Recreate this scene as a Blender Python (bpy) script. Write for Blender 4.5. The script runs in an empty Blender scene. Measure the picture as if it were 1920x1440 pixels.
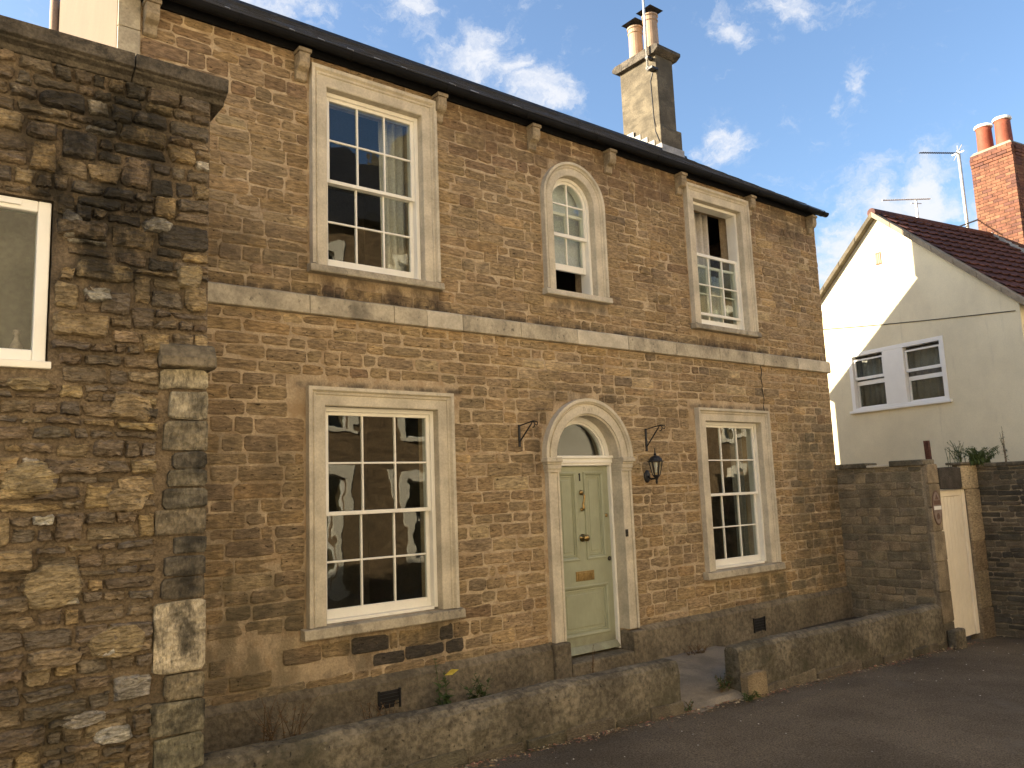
import bpy, bmesh, math, random
import numpy as np
from mathutils import Vector, Matrix, noise as mnoise

sc = bpy.context.scene
rad = math.radians

# ------------------------------------------------------------------ camera
CAM = np.array([0.0, -6.8, 1.75]); FPX = 1503.9
YAW, PIT, ROL = rad(38.332), rad(7.794), rad(-2.222)
def cam_axes():
    f = np.array([math.sin(YAW)*math.cos(PIT), math.cos(YAW)*math.cos(PIT), math.sin(PIT)])
    r = np.array([math.cos(YAW), -math.sin(YAW), 0.0]); u = np.cross(r, f)
    return r*math.cos(ROL)+u*math.sin(ROL), -r*math.sin(ROL)+u*math.cos(ROL), f
CR, CU, CF = cam_axes()
cam_d = bpy.data.cameras.new('camera'); cam = bpy.data.objects.new('camera', cam_d)
sc.collection.objects.link(cam)
cam.matrix_world = Matrix(((CR[0], CU[0], -CF[0], CAM[0]), (CR[1], CU[1], -CF[1], CAM[1]),
                           (CR[2], CU[2], -CF[2], CAM[2]), (0, 0, 0, 1)))
cam_d.sensor_width = 36; cam_d.lens = 36*FPX/1920; cam_d.clip_start = .05; cam_d.clip_end = 2000
sc.camera = cam
def proj(p):
    d = np.asarray(p, float)-CAM; w = d@CF
    return 960+FPX*(d@CR)/w, 720-FPX*(d@CU)/w, w

# ------------------------------------------------------------------ light
SUN = Vector((-1.0, .776, .442)).normalized()
SUN_EL = math.asin(SUN.z); SUN_ROT = math.atan2(SUN.x, SUN.y)
w = bpy.data.worlds.new('World'); sc.world = w; w.use_nodes = True
def build_world():
    nt = w.node_tree; N = nt.nodes; L = nt.links; N.clear()
    out = N.new('ShaderNodeOutputWorld'); bg = N.new('ShaderNodeBackground')
    sky = N.new('ShaderNodeTexSky'); sky.sky_type = 'NISHITA'; sky.sun_disc = False
    sky.sun_elevation = SUN_EL; sky.sun_rotation = SUN_ROT
    sky.air_density = 1.0; sky.dust_density = 1.5; sky.ozone_density = 2.8
    bg.inputs['Strength'].default_value = SKY_STRENGTH
    tc = N.new('ShaderNodeTexCoord')
    # warped direction, so that cloud outlines are ragged
    nw = N.new('ShaderNodeTexNoise'); nw.inputs['Scale'].default_value = 9; nw.inputs['Detail'].default_value = 8
    nw.inputs['Roughness'].default_value = .62
    L.new(tc.outputs['Generated'], nw.inputs['Vector'])
    sub = N.new('ShaderNodeVectorMath'); sub.operation = 'SUBTRACT'; sub.inputs[1].default_value = (.5, .5, .5)
    L.new(nw.outputs['Color'], sub.inputs[0])
    scl = N.new('ShaderNodeVectorMath'); scl.operation = 'SCALE'; scl.inputs['Scale'].default_value = .12
    L.new(sub.outputs[0], scl.inputs[0])
    add = N.new('ShaderNodeVectorMath'); add.operation = 'ADD'
    L.new(tc.outputs['Generated'], add.inputs[0]); L.new(scl.outputs[0], add.inputs[1])
    # scattered fair-weather cloud over the whole sky
    mp = N.new('ShaderNodeMapping'); mp.inputs['Scale'].default_value = (1, 1, 2.6)
    L.new(add.outputs[0], mp.inputs['Vector'])
    n1 = N.new('ShaderNodeTexNoise'); n1.inputs['Scale'].default_value = 3.4; n1.inputs['Detail'].default_value = 9
    n1.inputs['Roughness'].default_value = .58; L.new(mp.outputs[0], n1.inputs['Vector'])
    r1 = N.new('ShaderNodeMapRange'); r1.interpolation_type = 'SMOOTHSTEP'
    r1.inputs['From Min'].default_value = .5; r1.inputs['From Max'].default_value = .8; r1.inputs['To Max'].default_value = .55
    L.new(n1.outputs['Fac'], r1.inputs['Value'])
    last = r1.outputs[0]
    # clouds seen over the roofs: (direction, radius, opacity)
    blobs = [((480, -20), .13, 1), ((590, 10), .055, .9), ((770, 5), .06, .95), ((905, 95), .075, .9), ((985, 120), .05, .75),
             ((1005, 175), .075, .85), ((900, 130), .04, .5), ((1377, 72), .045, .8), ((1465, 5), .065, .85), ((1580, 5), .06, .6),
             ((1610, 155), .04, .72), ((1560, 183), .026, .6), ((1375, 262), .055, .85), ((1310, 268), .035, .7), ((1440, 225), .03, .5),
             ((1730, 370), .085, 1), ((1650, 410), .09, .9), ((1590, 450), .09, .85), ((1560, 520), .09, .8), ((1500, 350), .07, .45), ((1850, 420), .09, .7), ((60, 20), .05, .35)]
    for (px, py), r, o in blobs:
        d = CR*(px-960)/FPX-CU*(py-720)/FPX+CF; d = d/np.linalg.norm(d)
        vd = N.new('ShaderNodeVectorMath'); vd.operation = 'DISTANCE'; vd.inputs[1].default_value = tuple(d)
        L.new(add.outputs[0], vd.inputs[0])
        mr = N.new('ShaderNodeMapRange'); mr.interpolation_type = 'SMOOTHSTEP'
        mr.inputs['From Min'].default_value = r*.92; mr.inputs['From Max'].default_value = -r*.25
        mr.inputs['To Max'].default_value = o*1.05
        L.new(vd.outputs['Value'], mr.inputs['Value'])
        mx = N.new('ShaderNodeMath'); mx.operation = 'MAXIMUM'
        L.new(last, mx.inputs[0]); L.new(mr.outputs[0], mx.inputs[1]); last = mx.outputs[0]
    n2 = N.new('ShaderNodeTexNoise'); n2.inputs['Scale'].default_value = 22; n2.inputs['Detail'].default_value = 10; n2.inputs['Roughness'].default_value = .62
    m2 = N.new('ShaderNodeMapping'); m2.inputs['Scale'].default_value = (1, 1, 2.2); L.new(add.outputs[0], m2.inputs['Vector']); L.new(m2.outputs[0], n2.inputs['Vector'])
    er = N.new('ShaderNodeMath'); er.operation = 'MULTIPLY_ADD'; L.new(n2.outputs['Fac'], er.inputs[0]); er.inputs[1].default_value = -1.5; L.new(last, er.inputs[2])
    e2 = N.new('ShaderNodeMapRange'); e2.interpolation_type = 'SMOOTHSTEP'; e2.inputs['From Min'].default_value = -.62; e2.inputs['From Max'].default_value = .12; e2.inputs['To Max'].default_value = .92; L.new(er.outputs[0], e2.inputs['Value'])
    last = e2.outputs[0]
    mix = N.new('ShaderNodeMix'); mix.data_type = 'RGBA'
    L.new(last, mix.inputs['Factor']); L.new(sky.outputs[0], mix.inputs['A'])
    mix.inputs['B'].default_value = CLOUD
    L.new(mix.outputs['Result'], bg.inputs['Color']); L.new(bg.outputs[0], out.inputs['Surface'])
SKY_STRENGTH = .068
CLOUD = (3.1, 3.15, 3.3, 1)
build_world()
sun_d = bpy.data.lights.new('sun', 'SUN'); sun_d.energy = 4.6; sun_d.angle = rad(.55); sun_d.color = (1, .86, .66)
sun = bpy.data.objects.new('sun', sun_d); sc.collection.objects.link(sun)
sun.rotation_euler = (-SUN).to_track_quat('-Z', 'Y').to_euler(); sun.location = SUN*40
vs = sc.view_settings; vs.view_transform = 'Standard'; vs.look = 'None'; vs.gamma = 1; vs.exposure = 2.2; vs.use_curve_mapping = False
sc.cycles.max_bounces = 8; sc.cycles.diffuse_bounces = 4; sc.cycles.transparent_max_bounces = 12
sc.cycles.use_denoising = True

# ------------------------------------------------------------------ materials
MATS = {}
def surf(name, col, var=.2, scale=5, stretch=(1, 1, 1), rough=.88, spec=.25, bump=.3, bscale=60, bstretch=(1, 1, 1), bdist=.01,
         tint=False, stains=(), pits=None, metallic=0, fine=.12, fscale=45, zones=(), chips=None):
    m = bpy.data.materials.new(name); m.use_nodes = True; nt = m.node_tree; N = nt.nodes; L = nt.links
    b = N['Principled BSDF']; b.inputs['Roughness'].default_value = rough; b.inputs['Metallic'].default_value = metallic
    b.inputs['Specular IOR Level'].default_value = spec
    g = N.new('ShaderNodeNewGeometry')
    def mapped(st, off=0.0):
        if st == (1, 1, 1) and off == 0: return g.outputs['Position']
        mp = N.new('ShaderNodeMapping'); mp.inputs['Scale'].default_value = st; mp.inputs['Location'].default_value = (off, off*.7, -off*.4)
        L.new(g.outputs['Position'], mp.inputs['Vector']); return mp.outputs[0]
    def noi(vec, s, det=6, ro=.6):
        n = N.new('ShaderNodeTexNoise'); n.inputs['Scale'].default_value = s; n.inputs['Detail'].default_value = det
        n.inputs['Roughness'].default_value = ro; L.new(vec, n.inputs['Vector']); return n.outputs['Fac']
    def rng(v, lo, hi, a=0.0, z=1.0):
        r = N.new('ShaderNodeMapRange'); r.interpolation_type = 'SMOOTHSTEP'
        for k, x in (('From Min', lo), ('From Max', hi), ('To Min', a), ('To Max', z)): r.inputs[k].default_value = x
        L.new(v, r.inputs['Value']); return r.outputs[0]
    if tint:
        at = N.new('ShaderNodeAttribute'); at.attribute_name = 'tint'; cur = at.outputs['Color']
    else:
        c = N.new('ShaderNodeRGB'); c.outputs[0].default_value = (*col, 1); cur = c.outputs[0]
    def scaleby(cur, v):
        vm = N.new('ShaderNodeVectorMath'); vm.operation = 'SCALE'; L.new(cur, vm.inputs[0]); L.new(v, vm.inputs['Scale']); return vm.outputs[0]
    if var: cur = scaleby(cur, rng(noi(mapped(stretch), scale), .3, .7, 1-var, 1+var))
    if fine: cur = scaleby(cur, rng(noi(mapped(bstretch, 3.1), fscale, 4, .7), .3, .7, 1-fine, 1+fine))
    for i, s in enumerate(stains):
        s_scale, s_col, lo, hi = s[:4]; st = s[4] if len(s) > 4 else (1, 1, 1); amt = s[5] if len(s) > 5 else .85
        mx = N.new('ShaderNodeMix'); mx.data_type = 'RGBA'
        L.new(rng(noi(mapped(st, 7.3*(i+1)), s_scale, 8, .68), lo, hi, 0, amt), mx.inputs['Factor'])
        L.new(cur, mx.inputs['A']); mx.inputs['B'].default_value = (*s_col, 1); cur = mx.outputs['Result']
    if zones:
        sx = N.new('ShaderNodeSeparateXYZ'); L.new(g.outputs['Position'], sx.inputs[0])
        zn = noi(mapped((1, 1, .55), 11.0), 5.5, 9, .7)
        for x0, x1, z0, z1, sf, zc, amt in zones:
            ms_ = [rng(sx.outputs['X'], x0-sf, x0+sf), rng(sx.outputs['X'], x1+sf, x1-sf), rng(sx.outputs['Z'], z0-sf, z0+sf), rng(sx.outputs['Z'], z1+sf, z1-sf), rng(zn, .34, .6)]
            acc = ms_[0]
            for k_ in ms_[1:]:
                mm = N.new('ShaderNodeMath'); mm.operation = 'MULTIPLY'; L.new(acc, mm.inputs[0]); L.new(k_, mm.inputs[1]); acc = mm.outputs[0]
            mm = N.new('ShaderNodeMath'); mm.operation = 'MULTIPLY'; L.new(acc, mm.inputs[0]); mm.inputs[1].default_value = amt
            mx = N.new('ShaderNodeMix'); mx.data_type = 'RGBA'; L.new(mm.outputs[0], mx.inputs['Factor']); L.new(cur, mx.inputs['A']); mx.inputs['B'].default_value = (*zc, 1); cur = mx.outputs['Result']
    h = noi(mapped(bstretch), bscale, 8, .65)
    if chips:
        vo = N.new('ShaderNodeTexVoronoi'); vo.inputs['Scale'].default_value = chips[0]; vo.inputs['Randomness'].default_value = 1
        wv_ = N.new('ShaderNodeVectorMath'); wv_.operation = 'ADD'; L.new(mapped(chips[1]), wv_.inputs[0])
        wn = N.new('ShaderNodeTexNoise'); wn.inputs['Scale'].default_value = chips[0]*.6; wn.inputs['Detail'].default_value = 4; L.new(g.outputs['Position'], wn.inputs['Vector'])
        ws = N.new('ShaderNodeVectorMath'); ws.operation = 'SCALE'; ws.inputs['Scale'].default_value = .09; L.new(wn.outputs['Color'], ws.inputs[0]); L.new(ws.outputs[0], wv_.inputs[1])
        L.new(wv_.outputs[0], vo.inputs['Vector'])
        ad = N.new('ShaderNodeMath'); ad.operation = 'MULTIPLY_ADD'; L.new(vo.outputs['Distance'], ad.inputs[0]); ad.inputs[1].default_value = chips[2]; L.new(h, ad.inputs[2]); h = ad.outputs[0]
        sepc = N.new('ShaderNodeSeparateColor'); L.new(vo.outputs['Color'], sepc.inputs[0])
        cur = scaleby(cur, rng(sepc.outputs[0], 0, 1, 1-chips[3], 1+chips[3]))
    if pits:
        v = N.new('ShaderNodeTexNoise'); v.inputs['Scale'].default_value = pits[0]; v.inputs['Detail'].default_value = 3
        L.new(mapped(pits[3] if len(pits) > 3 else (1, 1, 1), 1.7), v.inputs['Vector'])
        pm = rng(v.outputs['Fac'], pits[1], pits[1]+.06, 0, 1)
        cur = scaleby(cur, rng(pm, 0, 1, 1, pits[2]))
        ms = N.new('ShaderNodeMath'); ms.operation = 'SUBTRACT'; L.new(h, ms.inputs[0]); L.new(pm, ms.inputs[1]); h = ms.outputs[0]
    L.new(cur, b.inputs['Base Color'])
    if bump:
        bp = N.new('ShaderNodeBump'); bp.inputs['Strength'].default_value = bump; bp.inputs['Distance'].default_value = bdist
        L.new(h, bp.inputs['Height']); L.new(bp.outputs[0], b.inputs['Normal'])
    MATS[name] = m; return m

SOOT = (.05, .042, .032); OLIVE = (.11, .092, .055)
FZ = [(3.08, 4.5, 3.62, 3.86, .07, (.085, .06, .04), .85), (8.55, 9.9, 3.62, 3.84, .07, (.12, .08, .05), .7), (5.95, 6.9, 3.86, 4.0, .06, (.1, .085, .065), .8),
      (1.6, 11.8, 3.6, 3.69, .035, SOOT, .85), (2.9, 4.7, 2.78, 2.84, .03, SOOT, .8), (8.35, 10.1, 2.78, 2.84, .03, SOOT, .8), (5.62, 5.86, 2.0, 2.75, .1, SOOT, .55), (5.9, 7.0, 2.74, 2.95, .08, SOOT, .55),
      (3.1, 4.62, .2, .58, .06, (.05, .045, .036), .6), (10.5, 11.8, .0, 2.6, .3, OLIVE, .6), (1.4, 3.0, .05, 1.3, .3, OLIVE, .65), (1.4, 2.9, 1.3, 2.4, .25, (.1, .08, .05), .5),
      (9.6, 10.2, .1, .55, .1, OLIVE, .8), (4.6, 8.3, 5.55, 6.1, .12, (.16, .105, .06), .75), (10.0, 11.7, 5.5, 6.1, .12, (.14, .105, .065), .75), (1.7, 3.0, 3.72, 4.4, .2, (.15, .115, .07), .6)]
surf('facade_stone', (0, 0, 0), tint=True, var=.2, scale=1.6, fine=.38, fscale=13, bstretch=(1, 1, 4), bump=1, bscale=38, bdist=.02,
     stains=[(1.1, (.13, .095, .055), .56, .82, (1, 1, 1), .5), (7, (.44, .33, .2), .53, .7, (1, 1, 2.6), .5),
             (24, (.05, .038, .025), .63, .72, (1, 1, 2), .75)], pits=(26, .645, .4, (1, 1, 1.7)), zones=FZ, chips=(14, (1, 1, 2.2), .35, .1))
surf('facade_mortar', (.46, .355, .225), var=.16, scale=2.2, fine=.16, bump=.8, bscale=45, bdist=.015,
     stains=[(5, (.34, .235, .13), .47, .62, (1, 1, 1), .75), (1.1, (.13, .1, .06), .56, .82, (1, 1, 1), .5), (26, (.08, .06, .04), .66, .75, (1, 1, 1), .6)], zones=FZ)
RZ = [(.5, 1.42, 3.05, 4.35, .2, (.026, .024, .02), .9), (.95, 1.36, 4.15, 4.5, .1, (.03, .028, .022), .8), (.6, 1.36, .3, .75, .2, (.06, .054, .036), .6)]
surf('rubble_stone', (0, 0, 0), tint=True, var=.3, scale=8, fine=.34, fscale=34, bstretch=(1, 1, 2.6), bump=1.0, bscale=26, bdist=.05,
     stains=[(6, (.045, .038, .028), .6, .74, (1, 1, 1.6), .7), (13, (.05, .042, .03), .6, .72, (1, 1, 2.4), .7),
             (15, (.58, .52, .40), .655, .72, (1, 1, 1.5), .8)], pits=(60, .68, .4), zones=RZ, chips=(15, (1, 1, 2.6), .9, .16))
surf('rubble_mortar', (.19, .145, .095), var=.3, scale=5, fine=.34, fscale=60, bump=1.0, bscale=40, bdist=.03,
     stains=[(9, (.09, .07, .045), .55, .72, (1, 1, 1), .6)], zones=RZ)
surf('quoin_stone', (0, 0, 0), tint=True, var=.3, scale=6, fine=.35, fscale=40, bstretch=(1, 1, .6), bump=1, bscale=30, bdist=.03,
     stains=[(5, (.025, .023, .018), .44, .68, (1.3, 1.3, .8), .85), (30, (.035, .03, .024), .52, .7, (1.6, 1.6, .35), .7), (24, (.5, .45, .33), .62, .74, (1.2, 1.2, 1.4), .6)], chips=(16, (1, 1, 1.6), .5, .15))
surf('ashlar', (.52, .462, .352), var=.18, scale=3.5, fine=.1, bump=.3, bscale=70, bdist=.006,
     stains=[(2.6, (.24, .2, .145), .54, .8, (1, 1, .5), .65), (11, (.15, .13, .095), .62, .78, (1, 1, .5), .6), (40, (.2, .17, .12), .66, .76, (1, 1, .6), .5)])
surf('ashlar_sooty', (.42, .365, .265), var=.22, scale=3, fine=.14, bump=.45, bscale=60, bdist=.008,
     stains=[(2.2, (.1, .09, .07), .46, .72, (1, 1, .7), .8), (14, (.05, .046, .036), .58, .72, (1, 1, .8), .7)])
surf('bracket_stone', (.30, .24, .155), var=.25, scale=9, fine=.2, bump=.6, bscale=50, bdist=.01, stains=[(7, (.1, .08, .055), .5, .72, (1, 1, 1), .7)])
surf('plinth_render', (.17, .14, .094), var=.3, scale=1.8, fine=.35, fscale=18, bump=.9, bscale=18, bdist=.03,
     stains=[(1.6, (.085, .075, .052), .48, .7, (1, 1, 1), .75), (4, (.27, .22, .14), .6, .78, (1, 1, 1), .6), (18, (.04, .036, .028), .64, .74, (1, 1, 1), .6)])
surf('low_wall_render', (.148, .126, .088), var=.35, scale=2.0, fine=.45, fscale=17, bump=1, bscale=22, bdist=.03,
     stains=[(1.5, (.06, .056, .034), .45, .66, (1, 1, 1), .75), (6, (.2, .172, .128), .6, .74, (1, 1, 1), .6), (18, (.36, .32, .25), .64, .73, (1, 1, 1), .65), (40, (.03, .028, .02), .62, .7, (1, 1, 1), .7),
             (15, (.04, .036, .028), .62, .74, (1, 1, 1), .65)], pits=(30, .67, .45))
surf('dark_stone', (0, 0, 0), tint=True, var=.3, scale=5, fine=.3, bstretch=(1, 1, 2.5), bump=1, bscale=30, bdist=.03,
     stains=[(1.7, (.06, .054, .036), .52, .76, (1, 1, 1), .6), (19, (.3, .25, .17), .66, .75, (1, 1, 2), .6)])
surf('dark_coping', (.10, .085, .064), var=.35, scale=4, fine=.3, bump=1, bscale=30, bdist=.03, stains=[(9, (.035, .032, .026), .5, .66, (1, 1, 1), .8), (30, (.3, .27, .2), .68, .75, (1, 1, 1), .6)])
surf('dark_mortar', (.26, .21, .14), var=.35, scale=3, fine=.25, bump=.9, bscale=40, bdist=.02, stains=[(1.7, (.04, .036, .028), .5, .72, (1, 1, 1), .7)])
surf('cream_render', (.70, .63, .445), var=.07, scale=1.1, fine=.04, bump=.25, bscale=30, bdist=.006,
     stains=[(1.0, (.58, .505, .36), .5, .8, (1, 1, .5), .6), (2.2, (.40, .355, .26), .58, .8, (3, 3, .3), .55), (9, (.5, .44, .32), .6, .75, (1, 1, .3), .4)])
surf('side_render', (.122, .087, .054), var=.07, scale=1.5, fine=.05, bump=.25, bscale=50, bdist=.005, stains=[(3, (.1, .071, .043), .58, .8, (1, 4, .3), .5)])
surf('chimney_render', (.115, .096, .064), var=.3, scale=3, fine=.14, bump=.6, bscale=26, bdist=.02,
     stains=[(2.6, (.066, .056, .038), .44, .66, (1, 1, 2.6), .8), (9, (.042, .037, .028), .62, .76, (1, 1, 1), .6)])
surf('white_paint', (.80, .77, .68), var=.05, scale=3, fine=.02, rough=.45, spec=.4, bump=.06, bscale=90, bdist=.003,
     stains=[(7, (.6, .55, .44), .66, .84, (1, 1, .4), .4)])
surf('white_plastic', (.80, .79, .74), var=.03, scale=3, fine=.01, rough=.35, spec=.45, bump=0, stains=[(5, (.6, .56, .47), .68, .85, (1, 1, .6), .35)])
surf('sage_paint', (.312, .325, .22), var=.06, scale=4, fine=.03, rough=.45, spec=.4, bump=.15, bscale=60, bdist=.003, bstretch=(1, 1, .2), stains=[(5, (.24, .235, .15), .58, .82, (1, 1, .4), .5), (16, (.19, .17, .11), .68, .8, (1, 1, .6), .5)], zones=[(5.9, 7.0, -.1, .12, .06, (.2, .18, .12), .6)])
surf('brass', (.33, .23, .10), var=.2, scale=20, fine=.1, rough=.32, metallic=1, bump=.1, bscale=90, bdist=.002)
surf('iron', (.012, .012, .013), var=.3, scale=20, rough=.5, spec=.4, bump=.2, bscale=120, bdist=.002)
surf('gutter_black', (.006, .006, .0065), var=.25, scale=6, rough=.7, spec=.15, bump=.1, bscale=60, bdist=.003)
surf('slate', (.026, .026, .027), var=.4, scale=3, rough=.6, spec=.4, bump=.4, bscale=30, bdist=.008, stains=[(9, (.16, .15, .13), .64, .76, (1, 1, 1), .5)])
surf('roof_tile', (.088, .036, .027), var=.3, scale=2.5, rough=.75, bump=.3, bscale=50, bdist=.006, stains=[(4, (.05, .032, .026), .55, .75, (1, 1, 1), .6)])
surf('brick', (0, 0, 0), tint=True, var=.25, scale=9, rough=.9, bump=.5, bscale=70, bdist=.008, stains=[(6, (.1, .06, .045), .62, .78, (1, 1, 1), .5)])
surf('brick_mortar', (.165, .11, .075), var=.2, scale=6, bump=.4, bscale=60)
surf('terracotta', (.215, .062, .034), var=.15, scale=5, rough=.7, bump=.2, bscale=60, bdist=.004, stains=[(5, (.28, .09, .05), .58, .8, (1, 1, .5), .5)])
surf('buff_clay', (.36, .25, .165), var=.12, scale=5, rough=.75, bump=.2, bscale=60, bdist=.004, stains=[(6, (.24, .17, .11), .62, .8, (1, 1, .4), .5)])
surf('asphalt', (.132, .106, .074), var=.25, scale=.7, fine=.55, fscale=75, rough=.95, spec=.12, bump=1, bscale=90, bdist=.012,
     stains=[(1.3, (.165, .14, .11), .55, .76, (1, 1, 1), .7), (3.2, (.07, .06, .048), .6, .78, (1, 1, 1), .6), (30, (.06, .05, .04), .62, .72, (1, 1, 1), .6), (55, (.2, .17, .135), .66, .76, (1, 1, 1), .5)])
surf('concrete', (.24, .2, .143), var=.2, scale=3, fine=.16, fscale=70, bump=.5, bscale=60, bdist=.01,
     stains=[(3, (.13, .115, .085), .52, .72, (1, 1, 1), .7), (14, (.11, .1, .075), .64, .76, (1, 1, 1), .6)])
surf('earth', (.085, .067, .046), var=.35, scale=3, fine=.4, fscale=40, bump=1, bscale=30, bdist=.04, stains=[(5, (.05, .05, .026), .55, .7, (1, 1, 1), .6)])
surf('gate_paint', (.84, .75, .59), var=.05, scale=2, fine=.02, rough=.55, bump=.1, bscale=40, bdist=.003, stains=[(3, (.56, .47, .34), .6, .85, (1, 1, .3), .5)])
surf('rust', (.1, .045, .03), var=.35, scale=14, rough=.85, bump=.5, bscale=90, bdist=.004)
surf('lead', (.30, .29, .27), var=.25, scale=6, rough=.6, bump=.3, bscale=30, stains=[(6, (.5, .48, .42), .6, .75, (1, 1, 1), .6)])
surf('galvanised', (.55, .54, .50), var=.15, scale=12, rough=.4, metallic=.6, bump=.1, stains=[(9, (.3, .24, .18), .62, .76, (1, 1, .5), .6)])
surf('leaf', (.058, .085, .026), var=.35, scale=18, rough=.6, bump=0)
surf('leaf_dry', (.17, .105, .05), var=.4, scale=25, rough=.8, bump=0)
surf('stem_dry', (.13, .085, .045), var=.3, scale=30, rough=.8, bump=0)
surf('leaf_yellow', (.45, .36, .06), var=.2, scale=20, rough=.6, bump=0)
surf('cloth', (.52, .49, .44), var=.08, scale=6, rough=.9, bump=.2, bscale=200, bdist=.002)
surf('cloth_dark', (.2, .19, .17), var=.1, scale=6, rough=.9, bump=0)
surf('blind', (.62, .65, .70), var=.03, scale=3, rough=.8, bump=0)
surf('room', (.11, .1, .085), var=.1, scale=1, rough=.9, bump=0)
surf('plaque_brown', (.12, .07, .05), var=.2, scale=14, rough=.6, bump=.2)
surf('plaque_grey', (.22, .17, .14), var=.2, scale=20, rough=.6, bump=.2)
surf('tarnish', (.05, .045, .035), var=.3, scale=30, rough=.5, metallic=.5, bump=0)
surf('opposite_bounce_buff', (.48, .41, .29), var=.15, scale=2, bump=.3)  # unseen wall, lightened to bounce more sun across the street
surf('opposite_bounce_cream', (.76, .69, .54), var=.06, scale=1, bump=.1)  # unseen walls, pale so they throw sunlight back onto the facade
surf('opposite_stone', (.20, .135, .072), var=.4, scale=5, stretch=(1, 1, 2.2), fine=.3, fscale=14, bstretch=(1, 1, 2.4), bump=.8, bscale=16, bdist=.04,
     stains=[(1, (.1, .075, .045), .5, .75, (1, 1, 1), .6)])
surf('opposite_trim', (.72, .66, .52), var=.1, scale=3, bump=.2)
def glass_mat(name, wav, rough=0.0):
    m = bpy.data.materials.new(name); m.use_nodes = True; nt = m.node_tree; N = nt.nodes; L = nt.links; N.clear()
    out = N.new('ShaderNodeOutputMaterial'); mix = N.new('ShaderNodeMixShader'); tr = N.new('ShaderNodeBsdfTransparent')
    tr.inputs[0].default_value = (.92, .95, .93, 1); gl = N.new('ShaderNodeBsdfGlossy'); gl.inputs['Roughness'].default_value = rough
    fr = N.new('ShaderNodeFresnel'); fr.inputs['IOR'].default_value = 1.52
    g = N.new('ShaderNodeNewGeometry'); io = N.new('ShaderNodeMix'); io.data_type = 'FLOAT'     # thin sheet: same reflectance from either side
    io.inputs['A'].default_value = 1.52; io.inputs['B'].default_value = 1/1.52; L.new(g.outputs['Backfacing'], io.inputs['Factor']); L.new(io.outputs['Result'], fr.inputs['IOR'])
    n = N.new('ShaderNodeTexNoise'); n.inputs['Scale'].default_value = 3.2; n.inputs['Detail'].default_value = 1.5
    L.new(g.outputs['Position'], n.inputs['Vector'])
    bp = N.new('ShaderNodeBump'); bp.inputs['Strength'].default_value = wav; bp.inputs['Distance'].default_value = .02
    L.new(n.outputs['Fac'], bp.inputs['Height']); L.new(bp.outputs[0], gl.inputs['Normal'])
    L.new(fr.outputs[0], mix.inputs[0]); L.new(tr.outputs[0], mix.inputs[1]); L.new(gl.outputs[0], mix.inputs[2]); L.new(mix.outputs[0], out.inputs[0])
    MATS[name] = m
glass_mat('glass', .10); glass_mat('glass_flat', .015); glass_mat('glass_old', .04, .12)

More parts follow.
